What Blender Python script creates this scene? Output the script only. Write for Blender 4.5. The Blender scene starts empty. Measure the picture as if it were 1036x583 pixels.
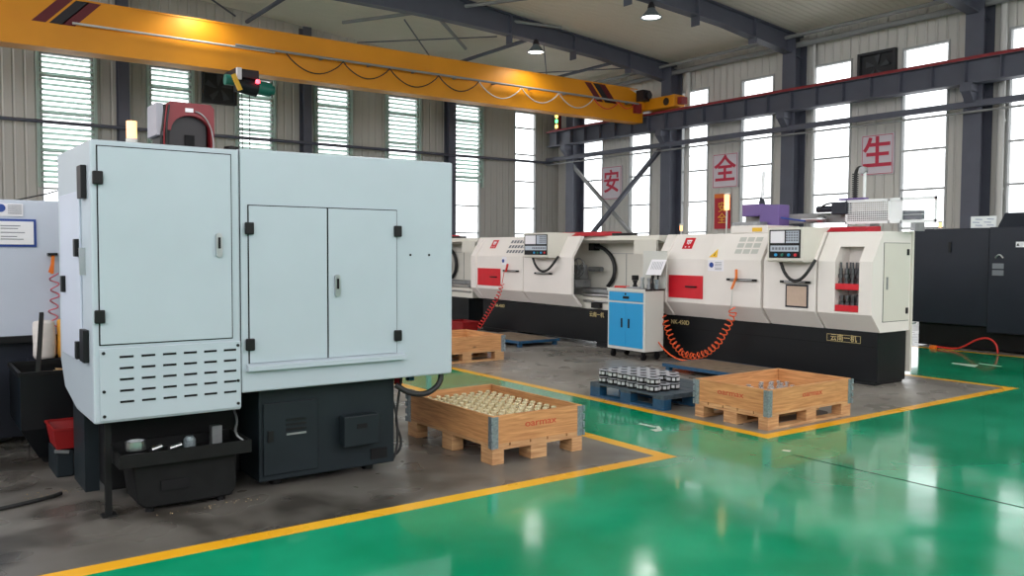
import bpy, bmesh, math, random
from mathutils import Vector, Matrix
random.seed(7)
C = bpy.context.scene.collection
SC = bpy.context.scene
PI = math.pi

# ---------------------------------------------------------------- camera, light, exposure
HC = 1.5
yaw, pitch, roll = math.radians(53.93520458), math.radians(-2.55795119), math.radians(0.29836149)
FPX = 858.87
fw = Vector((math.cos(yaw)*math.cos(pitch), math.sin(yaw)*math.cos(pitch), math.sin(pitch)))
r0 = Vector((math.sin(yaw), -math.cos(yaw), 0)); u0 = r0.cross(fw)
rr = math.cos(roll)*r0 + math.sin(roll)*u0
uu = -math.sin(roll)*r0 + math.cos(roll)*u0
cam_d = bpy.data.cameras.new('camera'); cam = bpy.data.objects.new('camera', cam_d); C.objects.link(cam)
cam.matrix_world = Matrix(((rr.x, uu.x, -fw.x, 0), (rr.y, uu.y, -fw.y, 0), (rr.z, uu.z, -fw.z, HC), (0, 0, 0, 1)))
cam_d.sensor_fit = 'HORIZONTAL'; cam_d.sensor_width = 36; cam_d.lens = FPX/1036*36; cam_d.clip_end = 300; cam_d.clip_start = .05
SC.camera = cam
SC.view_settings.view_transform = 'Standard'; SC.view_settings.look = 'None'
SC.view_settings.exposure = 0.1; SC.view_settings.gamma = 1; SC.view_settings.use_curve_mapping = False
SC.cycles.use_denoising = True; SC.cycles.max_bounces = 8; SC.cycles.diffuse_bounces = 4
SC.cycles.sample_clamp_indirect = 6

world = bpy.data.worlds.new('sky'); SC.world = world; world.use_nodes = True
wn = world.node_tree; wn.nodes.clear()
bg = wn.nodes.new('ShaderNodeBackground'); wo = wn.nodes.new('ShaderNodeOutputWorld')
bg.inputs[0].default_value = (0.985, 0.98, 1.0, 1); bg.inputs[1].default_value = 3.0
wn.links.new(bg.outputs[0], wo.inputs[0])

LAMP_W = 50      # each high-bay lamp
BAY_X = (17.2, 6.5, -3.5)

# ---------------------------------------------------------------- materials
MATS = {}
def mat(name, col, rough=.5, metal=0., emit=None, es=0., noise=0., nscale=8., bump=0., bscale=40., spec=None, coat=0.):
    if name in MATS: return MATS[name]
    m = bpy.data.materials.new(name); m.use_nodes = True; MATS[name] = m
    nt = m.node_tree; b = nt.nodes['Principled BSDF']
    b.inputs['Base Color'].default_value = (*col, 1); b.inputs['Roughness'].default_value = rough
    b.inputs['Metallic'].default_value = metal
    if spec is not None: b.inputs['Specular IOR Level'].default_value = spec
    if coat: b.inputs['Coat Weight'].default_value = coat
    if emit: b.inputs['Emission Color'].default_value = (*emit, 1); b.inputs['Emission Strength'].default_value = es
    tc = nt.nodes.new('ShaderNodeTexCoord')
    if noise:
        n = nt.nodes.new('ShaderNodeTexNoise'); n.inputs['Scale'].default_value = nscale; n.inputs['Detail'].default_value = 5
        nt.links.new(tc.outputs['Object'], n.inputs['Vector'])
        r = nt.nodes.new('ShaderNodeMapRange'); r.inputs[1].default_value = .3; r.inputs[2].default_value = .7
        r.inputs[3].default_value = 1-noise; r.inputs[4].default_value = 1+noise*.6
        nt.links.new(n.outputs['Fac'], r.inputs[0])
        mx = nt.nodes.new('ShaderNodeVectorMath'); mx.operation = 'SCALE'; mx.inputs[0].default_value = col
        nt.links.new(r.outputs[0], mx.inputs['Scale']); nt.links.new(mx.outputs[0], b.inputs['Base Color'])
    if bump:
        n2 = nt.nodes.new('ShaderNodeTexNoise'); n2.inputs['Scale'].default_value = bscale
        nt.links.new(tc.outputs['Object'], n2.inputs['Vector'])
        bp = nt.nodes.new('ShaderNodeBump'); bp.inputs['Strength'].default_value = bump; bp.inputs['Distance'].default_value = .01
        nt.links.new(n2.outputs['Fac'], bp.inputs['Height']); nt.links.new(bp.outputs[0], b.inputs['Normal'])
    return m

def srgb(r, g, b):
    f = lambda c: (c/255/12.92) if c/255 <= .04045 else ((c/255+.055)/1.055)**2.4
    return (f(r), f(g), f(b))

paint_blue = mat('machine_enamel', srgb(180, 190, 200), .35, noise=.03, nscale=3)
paint_side = mat('machine_side_enamel', srgb(196, 202, 218), .4, noise=.03, nscale=3)
seam = mat('seam_dark', (.012, .012, .013), .8, spec=.15)
blackp = mat('black_plastic', (.006, .006, .007), .45, spec=.3)
rubber = mat('black_rubber', (.015, .015, .016), .55)
darkcab = mat('dark_enamel', srgb(28, 36, 41), .5, noise=.15, nscale=4, spec=.25)
darkgrime = mat('grimy_dark_metal', srgb(17, 18, 19), .6, noise=.4, nscale=9, spec=.25)
steel = mat('steel', (.55, .56, .58), .3, 1.0)
dullsteel = mat('dull_steel', (.34, .35, .36), .45, .8, noise=.2, nscale=12)
galv = mat('galvanised_steel', srgb(150, 162, 168), .45, .7, noise=.3, nscale=60)
brass = mat('brass', (.98, .88, .60), .22, .5)
cream = mat('cream_enamel', srgb(232, 225, 220), .4, noise=.02, nscale=3)
creamend = mat('cream_panel', srgb(216, 212, 202), .42, noise=.02, nscale=3)
redp = mat('red_enamel', srgb(205, 24, 40), .35, noise=.05)
darkred = mat('dark_red_cover', srgb(122, 22, 32), .4)
redlid = mat('red_lid_enamel', srgb(190, 30, 48), .4, noise=.05)
base_black = mat('black_base_enamel', srgb(12, 15, 19), .4, noise=.15, nscale=3, spec=.3)
bluecart = mat('bright_blue_enamel', srgb(36, 150, 206), .4)
navy = mat('navy_black_enamel', srgb(32, 36, 48), .42, noise=.1, nscale=2, spec=.35)
whitep = mat('white_enamel', srgb(232, 234, 236), .4)
paper = mat('white_paper', srgb(235, 232, 238), .7)
inkgrey = mat('grey_print', srgb(120, 122, 130), .7)
inkblue = mat('blue_print', srgb(40, 70, 150), .6)
inkyellow = mat('yellow_print', srgb(240, 190, 60), .6)
inkred = mat('red_print', srgb(200, 50, 50), .7)
crateink = mat('orange_red_stencil', srgb(190, 78, 52), .8)
purple = mat('purple_enamel', srgb(104, 82, 144), .4)
yellowp = mat('crane_yellow_enamel', srgb(226, 148, 14), .45, noise=.08, nscale=.8)
stripe = mat('dark_red_stripe', srgb(96, 22, 30), .5)
stripeb = mat('black_stripe', srgb(34, 30, 34), .5)
steelgrey = mat('slate_grey_paint', srgb(84, 87, 100), .55, noise=.1, nscale=2)
steelgrey2 = mat('pale_grey_paint', srgb(140, 142, 142), .55, noise=.1, nscale=2)
reddirt = mat('red_rail', srgb(140, 40, 45), .6)
pipewhite = mat('white_pipe', srgb(196, 196, 192), .5)
bluepallet = mat('blue_pallet_paint', srgb(24, 74, 108), .55, noise=.25, nscale=20)
bluedeck = mat('worn_blue_grey_deck', srgb(66, 80, 92), .6, noise=.3, nscale=25)
deckwood = mat('trodden_board', srgb(120, 102, 84), .7, noise=.25, nscale=9)
orangeh = mat('orange_hose', srgb(232, 92, 40), .4)
redh = mat('red_hose', srgb(214, 50, 44), .4)
orangeplastic = mat('orange_plastic', srgb(232, 120, 40), .4)
redcrate = mat('red_plastic', srgb(140, 18, 20), .45)
greenm = mat('green_motor_enamel', srgb(30, 110, 96), .4)
frame_w = mat('window_frame_paint', srgb(176, 178, 178), .5)
def louver_mat():
    m = bpy.data.materials.new('translucent_louver'); m.use_nodes = True; nt = m.node_tree; nt.nodes.clear()
    o = nt.nodes.new('ShaderNodeOutputMaterial'); d = nt.nodes.new('ShaderNodeBsdfDiffuse'); t = nt.nodes.new('ShaderNodeBsdfTranslucent'); x = nt.nodes.new('ShaderNodeMixShader')
    d.inputs[0].default_value = (*srgb(214, 226, 220), 1); t.inputs[0].default_value = (*srgb(222, 238, 232), 1); x.inputs[0].default_value = .6
    nt.links.new(d.outputs[0], x.inputs[1]); nt.links.new(t.outputs[0], x.inputs[2]); nt.links.new(x.outputs[0], o.inputs[0]); return m
louver = louver_mat()
signwhite = mat('sign_white', srgb(214, 206, 214), .6)
signred = mat('sign_red', srgb(196, 50, 76), .6)
screen = mat('screen_grey', srgb(180, 188, 200), .3)
brownpanel = mat('brown_paper', srgb(196, 172, 154), .7, noise=.05, nscale=30)
fanblack = mat('fan_dark', srgb(44, 46, 50), .6)
lamp_emit = mat('lamp_glow', (1, 1, 1), .5, emit=(1, .97, .92), es=6)
orange_emit = mat('orange_glow', (1, .6, .3), .4, emit=(1, .42, .13), es=2.4)
red_emit = mat('red_glow', (1, .1, .1), .4, emit=(1, .05, .08), es=6)
green_emit = mat('green_glow', (.2, 1, .3), .4, emit=(.1, .9, .25), es=3)
yel_emit = mat('yellow_glow', (1, .7, .2), .4, emit=(1, .75, .15), es=3)
sack = mat('woven_sack', srgb(222, 214, 210), .8, noise=.12, nscale=14)
sackorange = mat('yellow_sack', srgb(226, 160, 60), .7, noise=.15, nscale=14)
swarf = mat('metal_swarf', srgb(190, 165, 130), .4, .4, noise=.4, nscale=60)

def glass_mat():
    m = bpy.data.materials.new('window_glass'); m.use_nodes = True; nt = m.node_tree; nt.nodes.clear()
    o = nt.nodes.new('ShaderNodeOutputMaterial'); t = nt.nodes.new('ShaderNodeBsdfTransparent'); g = nt.nodes.new('ShaderNodeBsdfGlossy')
    g.inputs['Roughness'].default_value = .03; t.inputs[0].default_value = (.96, .98, .98, 1)
    f = nt.nodes.new('ShaderNodeFresnel'); f.inputs[0].default_value = 1.3; x = nt.nodes.new('ShaderNodeMixShader')
    nt.links.new(f.outputs[0], x.inputs[0]); nt.links.new(t.outputs[0], x.inputs[1]); nt.links.new(g.outputs[0], x.inputs[2])
    nt.links.new(x.outputs[0], o.inputs[0]); return m
glassm = glass_mat()

def wood_mat(name, a, b, rough=.6):
    m = bpy.data.materials.new(name); m.use_nodes = True; nt = m.node_tree; p = nt.nodes['Principled BSDF']; p.inputs['Roughness'].default_value = rough
    tc = nt.nodes.new('ShaderNodeTexCoord'); mp = nt.nodes.new('ShaderNodeMapping'); mp.inputs['Scale'].default_value = (2, 2, 30)
    nt.links.new(tc.outputs['Object'], mp.inputs[0])
    n = nt.nodes.new('ShaderNodeTexNoise'); n.inputs['Scale'].default_value = 2.2; n.inputs['Detail'].default_value = 6; n.inputs['Distortion'].default_value = .6
    nt.links.new(mp.outputs[0], n.inputs['Vector'])
    cr = nt.nodes.new('ShaderNodeValToRGB'); cr.color_ramp.elements[0].position = .32; cr.color_ramp.elements[1].position = .68
    cr.color_ramp.elements[0].color = (*a, 1); cr.color_ramp.elements[1].color = (*b, 1)
    nt.links.new(n.outputs['Fac'], cr.inputs[0])
    v = nt.nodes.new('ShaderNodeTexVoronoi'); v.inputs['Scale'].default_value = 3.1
    mp2 = nt.nodes.new('ShaderNodeMapping'); mp2.inputs['Scale'].default_value = (1, 1, 2.2); nt.links.new(tc.outputs['Object'], mp2.inputs[0]); nt.links.new(mp2.outputs[0], v.inputs['Vector'])
    k = nt.nodes.new('ShaderNodeMapRange'); k.inputs[1].default_value = .06; k.inputs[2].default_value = .15; k.inputs[3].default_value = .28; k.inputs[4].default_value = 1
    nt.links.new(v.outputs['Distance'], k.inputs[0])
    mx = nt.nodes.new('ShaderNodeVectorMath'); mx.operation = 'SCALE'; nt.links.new(cr.outputs[0], mx.inputs[0]); nt.links.new(k.outputs[0], mx.inputs['Scale'])
    nt.links.new(mx.outputs[0], p.inputs['Base Color']); return m
pine = wood_mat('knotty_pine', srgb(176, 120, 74), srgb(212, 156, 102))
palletw = wood_mat('pallet_pine', srgb(170, 120, 80), srgb(212, 168, 120), .7)

def floor_mats():
    out = []
    for name, c1, c2, r1, r2, bmp in (('grey_concrete', srgb(122, 116, 110), srgb(152, 146, 140), .2, .42, .08),
                                  ('green_epoxy', srgb(2, 136, 94), srgb(26, 162, 120), .06, .14, .015),
                                  ('yellow_line', srgb(236, 168, 24), srgb(250, 190, 50), .25, .35, .03)):
        m = bpy.data.materials.new(name); m.use_nodes = True; nt = m.node_tree; p = nt.nodes['Principled BSDF']
        tc = nt.nodes.new('ShaderNodeTexCoord')
        def nz(scale, det=3, dist=.15):
            n = nt.nodes.new('ShaderNodeTexNoise'); n.inputs['Scale'].default_value = scale; n.inputs['Detail'].default_value = det; n.inputs['Distortion'].default_value = dist
            nt.links.new(tc.outputs['Object'], n.inputs['Vector']); return n
        n = nz(1.1); cr = nt.nodes.new('ShaderNodeValToRGB')
        cr.color_ramp.elements[0].position = .36; cr.color_ramp.elements[1].position = .66
        cr.color_ramp.elements[0].color = (*c1, 1); cr.color_ramp.elements[1].color = (*c2, 1)
        nt.links.new(n.outputs['Fac'], cr.inputs[0])
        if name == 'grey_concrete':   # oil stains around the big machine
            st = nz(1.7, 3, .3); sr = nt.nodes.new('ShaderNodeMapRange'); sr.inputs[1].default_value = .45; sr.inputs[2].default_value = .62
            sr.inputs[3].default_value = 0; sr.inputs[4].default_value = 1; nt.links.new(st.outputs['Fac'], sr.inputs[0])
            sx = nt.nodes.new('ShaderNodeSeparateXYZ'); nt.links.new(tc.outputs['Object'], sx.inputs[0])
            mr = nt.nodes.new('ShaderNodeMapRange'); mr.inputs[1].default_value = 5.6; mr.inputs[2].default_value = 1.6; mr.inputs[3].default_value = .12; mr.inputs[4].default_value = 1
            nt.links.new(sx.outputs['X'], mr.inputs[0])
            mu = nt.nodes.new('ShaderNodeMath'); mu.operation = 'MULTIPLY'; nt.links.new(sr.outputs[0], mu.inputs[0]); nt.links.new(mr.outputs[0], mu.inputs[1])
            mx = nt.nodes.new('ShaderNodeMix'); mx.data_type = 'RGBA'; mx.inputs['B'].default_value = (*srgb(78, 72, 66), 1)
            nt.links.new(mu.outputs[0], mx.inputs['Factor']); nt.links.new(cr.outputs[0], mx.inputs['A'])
            # concrete colour darkens gradually towards low x, left of the aisle
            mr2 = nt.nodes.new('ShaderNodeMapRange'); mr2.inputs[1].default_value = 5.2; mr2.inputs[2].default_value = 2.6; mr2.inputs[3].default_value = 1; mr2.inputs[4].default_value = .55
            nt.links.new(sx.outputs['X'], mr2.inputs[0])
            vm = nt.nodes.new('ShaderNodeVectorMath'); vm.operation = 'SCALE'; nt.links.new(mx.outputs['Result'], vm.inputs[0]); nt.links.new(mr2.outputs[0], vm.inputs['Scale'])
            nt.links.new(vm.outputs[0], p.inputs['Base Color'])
        else:
            nt.links.new(cr.outputs[0], p.inputs['Base Color'])
        n2 = nz(2.0, 2, .1); rr_ = nt.nodes.new('ShaderNodeMapRange'); rr_.inputs[1].default_value = .3; rr_.inputs[2].default_value = .7
        rr_.inputs[3].default_value = r1; rr_.inputs[4].default_value = r2
        nt.links.new(n2.outputs['Fac'], rr_.inputs[0]); nt.links.new(rr_.outputs[0], p.inputs['Roughness'])
        n3 = nz(5, 2, .1); bp = nt.nodes.new('ShaderNodeBump'); bp.inputs['Strength'].default_value = bmp; bp.inputs['Distance'].default_value = .02
        nt.links.new(n3.outputs['Fac'], bp.inputs['Height']); nt.links.new(bp.outputs[0], p.inputs['Normal'])
        out.append(m)
    return out
concrete, green, yellow = floor_mats()

def ribbed(name, col, axis, period, rough=.55, dark=.82):
    m = bpy.data.materials.new(name); m.use_nodes = True; nt = m.node_tree; p = nt.nodes['Principled BSDF']; p.inputs['Roughness'].default_value = rough
    tc = nt.nodes.new('ShaderNodeTexCoord'); w = nt.nodes.new('ShaderNodeTexWave'); w.wave_type = 'BANDS'; w.bands_direction = axis; w.wave_profile = 'SIN'
    w.inputs['Scale'].default_value = 2*PI/period/20
    nt.links.new(tc.outputs['Object'], w.inputs['Vector'])
    mr = nt.nodes.new('ShaderNodeMapRange'); mr.inputs[1].default_value = .0; mr.inputs[2].default_value = .18
    nt.links.new(w.outputs['Fac'], mr.inputs[0])
    bp = nt.nodes.new('ShaderNodeBump'); bp.inputs['Strength'].default_value = .9; bp.inputs['Distance'].default_value = .03
    nt.links.new(mr.outputs[0], bp.inputs['Height']); nt.links.new(bp.outputs[0], p.inputs['Normal'])
    p.inputs['Base Color'].default_value = (*col, 1); return m
wall_r_mat = ribbed('ribbed_sheet_right', srgb(206, 204, 198), 'Y', .30)
wall_f_mat = ribbed('ribbed_sheet_far', srgb(190, 188, 182), 'X', .30)
ceil_mat = ribbed('ribbed_roof_sheet', srgb(236, 230, 214), 'Y', .22)

# ---------------------------------------------------------------- mesh helpers
WL = {}    # object name -> world position of its origin
class MB:
    def __init__(s): s.v = []; s.f = []; s.m = []; s.sm = []; s.mi = 0; s.xf = None
    def add(s, vs, fs, smooth=False):
        o = len(s.v)
        for v in vs:
            v = Vector(v)
            if s.xf is not None: v = s.xf @ v
            s.v.append(v)
        for f in fs: s.f.append([i+o for i in f]); s.m.append(s.mi); s.sm.append(smooth)
    def box(s, x0, x1, y0, y1, z0, z1):
        vs = [(x, y, z) for x in (x0, x1) for y in (y0, y1) for z in (z0, z1)]
        s.add(vs, [(0, 1, 3, 2), (4, 6, 7, 5), (0, 4, 5, 1), (2, 3, 7, 6), (0, 2, 6, 4), (1, 5, 7, 3)]); return s
    def prism(s, poly, axis, a, b):
        n = len(poly)
        def P(p, t):
            return {'x': (t, p[0], p[1]), 'y': (p[0], t, p[1]), 'z': (p[0], p[1], t)}[axis]
        s.add([P(p, a) for p in poly]+[P(p, b) for p in poly],
              [tuple(range(n)), tuple(range(2*n-1, n-1, -1))]+[(i, i+n, (i+1) % n+n, (i+1) % n) for i in range(n)]); return s
    def ring(s, c, ax, r, n):
        ax = Vector(ax).normalized(); t = Vector((0, 0, 1)) if abs(ax.z) < .9 else Vector((1, 0, 0))
        a = ax.cross(t).normalized(); b = ax.cross(a)
        return [Vector(c)+a*r*math.cos(2*PI*i/n)+b*r*math.sin(2*PI*i/n) for i in range(n)]
    def cyl(s, p0, p1, r0, r1=None, n=14, caps=True):
        r1 = r0 if r1 is None else r1; p0 = Vector(p0); p1 = Vector(p1); ax = p1-p0
        A = s.ring(p0, ax, r0, n); B = s.ring(p1, ax, r1, n)
        s.add(A+B, [(i, (i+1) % n, (i+1) % n+n, i+n) for i in range(n)], True)
        if caps: s.add(A, [tuple(range(n-1, -1, -1))]); s.add(B, [tuple(range(n))])
        return s
    def bar(s, p0, p1, w, h):
        p0 = Vector(p0); p1 = Vector(p1); ax = (p1-p0).normalized(); t = Vector((0, 0, 1)) if abs(ax.z) < .95 else Vector((1, 0, 0))
        a = ax.cross(t).normalized()*w/2; b = ax.cross(a).normalized()*h/2
        vs = [p+i*a+j*b for p in (p0, p1) for i, j in ((-1, -1), (1, -1), (1, 1), (-1, 1))]
        s.add(vs, [(3, 2, 1, 0), (4, 5, 6, 7), (0, 1, 5, 4), (1, 2, 6, 5), (2, 3, 7, 6), (3, 0, 4, 7)]); return s
    def tube(s, pts, r, n=8):
        pts = [Vector(p) for p in pts]; rings = []; a = None
        for i, p in enumerate(pts):
            d = (pts[min(i+1, len(pts)-1)]-pts[max(i-1, 0)]).normalized()
            if a is None:
                t = Vector((0, 0, 1)) if abs(d.z) < .9 else Vector((1, 0, 0)); a = d.cross(t).normalized()
            else: a = (a-d*a.dot(d)).normalized()
            b = d.cross(a); rings.append([p+a*r*math.cos(2*PI*k/n)+b*r*math.sin(2*PI*k/n) for k in range(n)])
        vs = [v for q in rings for v in q]; fs = []
        for i in range(len(pts)-1):
            for k in range(n): fs.append((i*n+k, i*n+(k+1) % n, (i+1)*n+(k+1) % n, (i+1)*n+k))
        s.add(vs, fs, True); s.add(rings[0], [tuple(range(n-1, -1, -1))]); s.add(rings[-1], [tuple(range(n))]); return s
    def lathe(s, c, prof, n=16, ax='z'):
        c = Vector(c); vs = []
        for r, h in prof:
            for k in range(n):
                u, w = r*math.cos(2*PI*k/n), r*math.sin(2*PI*k/n)
                vs.append(c+Vector({'z': (u, w, h), 'y': (u, h, w), 'x': (h, u, w)}[ax]))
        m = len(prof); fs = [(i*n+k, i*n+(k+1) % n, (i+1)*n+(k+1) % n, (i+1)*n+k) for i in range(m-1) for k in range(n)]
        s.add(vs, fs, False); return s
    def build(s, name, ms, parent=None, bevel=0, smooth=True):
        o_loc = WL[parent.name] if parent else Vector((0, 0, 0))
        me = bpy.data.meshes.new(name); me.from_pydata([v-o_loc for v in s.v], [], s.f)
        ms = ms if isinstance(ms, (list, tuple)) else [ms]
        for m in ms: me.materials.append(m)
        for p, mi, sm in zip(me.polygons, s.m, s.sm): p.material_index = mi; p.use_smooth = sm
        bm = bmesh.new(); bm.from_mesh(me); bmesh.ops.recalc_face_normals(bm, faces=bm.faces); bm.to_mesh(me); bm.free()
        ob = bpy.data.objects.new(name, me); C.objects.link(ob); WL[ob.name] = o_loc.copy() if parent else Vector((0, 0, 0))
        if parent: ob.parent = parent
        if bevel:
            b = ob.modifiers.new('bevel', 'BEVEL'); b.width = bevel; b.segments = 2; b.limit_method = 'ANGLE'; b.angle_limit = .7
        return ob
def B(x0, x1, y0, y1, z0, z1): return MB().box(x0, x1, y0, y1, z0, z1)
def tag(o, label, cat, group=None):
    o['label'] = label; o['category'] = cat
    if group: o['group'] = group
    return o
def thing(name, loc, label, cat, group=None):
    o = bpy.data.objects.new(name, None); C.objects.link(o); o.location = loc; WL[o.name] = Vector(loc)
    return tag(o, label, cat, group)
def struct(o): o['kind'] = 'structure'; return o
def solo(mb, name, m, base, label, cat, group=None, bevel=0):
    """a thing that is one mesh, its origin at its base"""
    b = Vector(base)
    for i, v in enumerate(mb.v): mb.v[i] = v-b
    o = mb.build(name, m, None, bevel); o.location = b; WL[o.name] = b.copy(); return tag(o, label, cat, group)
def copy_tree(o, parent=None):
    c = o.copy(); C.objects.link(c)
    if parent: c.parent = parent
    for ch in [x for x in C.objects if x.parent == o]: copy_tree(ch, c)
    return c
def text_mb(body, size, m4, bold=0.):
    """lettering as mesh faces; m4 maps the flat text plane into the world"""
    cu = bpy.data.curves.new('lettering', 'FONT'); cu.body = body; cu.size = size; cu.align_x = 'CENTER'; cu.align_y = 'CENTER'; cu.extrude = .0015/1
    cu.resolution_u = 3; cu.offset = bold
    ob = bpy.data.objects.new('lettering', cu); C.objects.link(ob)
    dg = bpy.context.evaluated_depsgraph_get(); me = bpy.data.meshes.new_from_object(ob.evaluated_get(dg))
    mb = MB(); mb.add([m4 @ v.co for v in me.vertices], [tuple(p.vertices) for p in me.polygons])
    bpy.data.objects.remove(ob); return mb
def frame_negx(c):   # text facing -x: right is -y, up is z
    return Matrix(((0, 0, -1, c[0]), (-1, 0, 0, c[1]), (0, 1, 0, c[2]), (0, 0, 0, 1)))
def frame_negy(c):   # text facing -y: right is +x, up is z
    return Matrix(((1, 0, 0, c[0]), (0, 0, -1, c[1]), (0, 1, 0, c[2]), (0, 0, 0, 1)))
def coil(path, r, turns, n=14):
    """spring hose along a polyline"""
    P = [Vector(p) for p in path]; L = [0]
    for i in range(1, len(P)): L.append(L[-1]+(P[i]-P[i-1]).length)
    out = []; N = turns*n
    for i in range(N+1):
        t = L[-1]*i/N; k = 0
        while k < len(P)-2 and L[k+1] < t: k += 1
        u = (t-L[k])/(L[k+1]-L[k]); p = P[k].lerp(P[k+1], u); d = (P[k+1]-P[k]).normalized()
        a = d.cross(Vector((.31, .87, .1))).normalized(); b = d.cross(a); an = 2*PI*i/n
        out.append(p+a*r*math.cos(an)+b*r*math.sin(an))
    return out
def smooth_path(pts, it=2):
    P = [Vector(p) for p in pts]
    for _ in range(it):
        Q = [P[0]]
        for a, b in zip(P, P[1:]): Q += [a.lerp(b, .25), a.lerp(b, .75)]
        Q.append(P[-1]); P = Q
    return P

# ---------------------------------------------------------------- floor
XR, YF = 24.0, 29.5
X0, Y0 = -9.0, -7.0
YL = .12
xs = [X0, 4.47, 4.59, 5.63, 5.75, 9.93, 10.05, 13.02, 13.14, XR]
ys = [Y0, 4.24, 4.36, YF]
fl = MB()
def cell(x, y):
    if y < 4.24: return 1
    if x < 4.59: return 2 if (y < 4.36 or x > 4.47) else 0
    if x < 5.63: return 1
    if x < 10.05: return 2 if (y < 4.36 or x < 5.75 or x > 9.93) else 0
    if x < 13.02: return 1
    if x < 13.14: return 2
    return 0
def cell2(x, y):
    if x > 13.02: return 2 if x < 13.14 else 0
    return cell(x, y)
for i in range(len(xs)-1):
    for j in range(len(ys)-1):
        fl.mi = cell2((xs[i]+xs[i+1])/2, (ys[j]+ys[j+1])/2)
        fl.add([(xs[i], ys[j], 0), (xs[i+1], ys[j], 0), (xs[i+1], ys[j+1], 0), (xs[i], ys[j+1], 0)], [(0, 1, 2, 3)])
# worn white arrow marks and the expansion joint in the coating
fl.mi = 3
for poly in ([(5.08, 4.94), (5.15, 4.93), (5.27, 5.08), (5.24, 5.10), (5.17, 5.01), (5.10, 5.03)], [(5.19, 5.06), (5.24, 5.08), (5.22, 5.26), (5.18, 5.25)],
             [(5.39, 3.86), (5.44, 3.88), (5.41, 3.93), (5.37, 3.92)], [(11.40, 5.36), (11.66, 5.44), (11.62, 5.76), (11.50, 5.72)], [(11.75, 5.2), (11.80, 5.2), (11.86, 5.52), (11.80, 5.52)]):
    fl.add([(x, y, .0015) for x, y in poly], [tuple(range(len(poly)))])
fl.mi = 4
fl.add([(5.325, 3.80, .0015), (5.336, 3.80, .0015), (5.425, Y0, .0015), (5.412, Y0, .0015)], [(0, 1, 2, 3)])
fl.mi = 0
wornwhite = mat('worn_white_paint', srgb(200, 214, 200), .4, noise=.3, nscale=12)
fo = struct(fl.build('floor', [concrete, green, yellow, wornwhite, seam]))
# underside slab for thickness
struct(B(X0, XR, Y0, YF, -.25, -.01).build('floor', concrete))

# ---------------------------------------------------------------- walls, windows
ZT, ZB = 7.45, 1.1
winR = [(26.52, 27.95), (23.75, 25.0), (20.87, 22.2), (18.06, 19.45), (15.19, 16.6), (12.2, 13.6), (9.25, 10.65), (6.4, 7.8)]
winF = [(3.70, 5.17), (6.85, 8.15), (9.72, 10.95), (12.6, 13.9), (15.5, 16.85), (18.52, 19.82), (21.55, 22.75)]
EAVE = 8.5
def roofz(x): return EAVE+(XR-x)*.085
mb = MB(); e = Y0
for a, b in sorted(winR):
    mb.box(XR, XR+.2, e, a, 0, EAVE+.3); mb.box(XR, XR+.2, a, b, 0, ZB); mb.box(XR, XR+.2, a, b, ZT, EAVE+.3); e = b
mb.box(XR, XR+.2, e, YF+.2, 0, EAVE+.3)
struct(mb.build('wall_right', wall_r_mat))
mb = MB(); e = X0
def fbox(a, b, z0, z1=None):
    if z1 is not None: mb.box(a, b, YF, YF+.2, z0, z1)
    else: mb.prism([(a, z0), (b, z0), (b, roofz(b)+.2), (a, roofz(a)+.2)], 'y', YF, YF+.2)
for a, b in sorted(winF):
    fbox(e, a, 0); fbox(a, b, 0, ZB); fbox(a, b, ZT); e = b
fbox(e, XR, 0)
struct(mb.build('wall_far', wall_f_mat))
wi = 0
def window(side, a, b, lou=None):
    global wi; wi += 1
    fr = MB(); t = .06
    def bx(m, u0, u1, d0, d1, z0, z1):
        if side == 'r': m.box(XR+d0, XR+d1, u0, u1, z0, z1)
        else: m.box(u0, u1, YF+d0, YF+d1, z0, z1)
    for u0, u1, z0, z1 in ((a, a+t, ZB, ZT), (b-t, b, ZB, ZT), (a+t, b-t, ZT-t, ZT), (a+t, b-t, ZB, ZB+t)): bx(fr, u0, u1, -.03, .12, z0, z1)
    for z in (2.2, 3.32, 4.46, 5.62, 6.75): bx(fr, a+t, b-t, .02, .08, z-.03, z+.03)
    f = fr.build('window_%d' % wi, frame_w); struct(f)
    p = MB(); bx(p, a+t, b-t, .1, .105, ZB+t, ZT-t); p.build('pane', glassm, f)
    if lou:
        l = MB(); z = ZT-.12
        while z > lou:
            if side == 'f': l.prism([(YF-.10, z-.065), (YF-.09, z-.075), (YF+.0, z+.005), (YF-.01, z+.02)], 'x', a-.04, b+.04)
            z -= .165
        for u in (a-.1, b+.02): l.box(u, u+.08, YF-.12, YF, lou-.1, ZT)
        l.build('louver_blind', [louver], f)
for a, b in winR: window('r', a, b)
for k, (a, b) in enumerate(winF): window('f', a, b, [3.45, 2.6, 2.6, 2.6, 2.6, 4.2, None][k])

for nm, q in (('wall_unseen_back', (X0, XR+.2, Y0-.2, Y0)), ('wall_unseen_left', (X0-.2, X0, Y0-.2, YF+.2))):  # unseen half-height walls added to block low light under machines; open above
    struct(B(*q, 0, 3.4).build(nm, wall_f_mat))
# ceiling: one sloping roof sheet
mb = MB(); mb.add([(X0, Y0, roofz(X0)), (XR+.2, Y0, roofz(XR+.2)), (XR+.2, YF+.2, roofz(XR+.2)), (X0, YF+.2, roofz(X0)),
        (X0, Y0, roofz(X0)+.15), (XR+.2, Y0, roofz(XR+.2)+.15), (XR+.2, YF+.2, roofz(XR+.2)+.15), (X0, YF+.2, roofz(X0)+.15)],
       [(0, 1, 2, 3), (7, 6, 5, 4), (0, 4, 5, 1), (1, 5, 6, 2), (2, 6, 7, 3), (3, 7, 4, 0)])
struct(mb.build('ceiling', ceil_mat))

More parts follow.
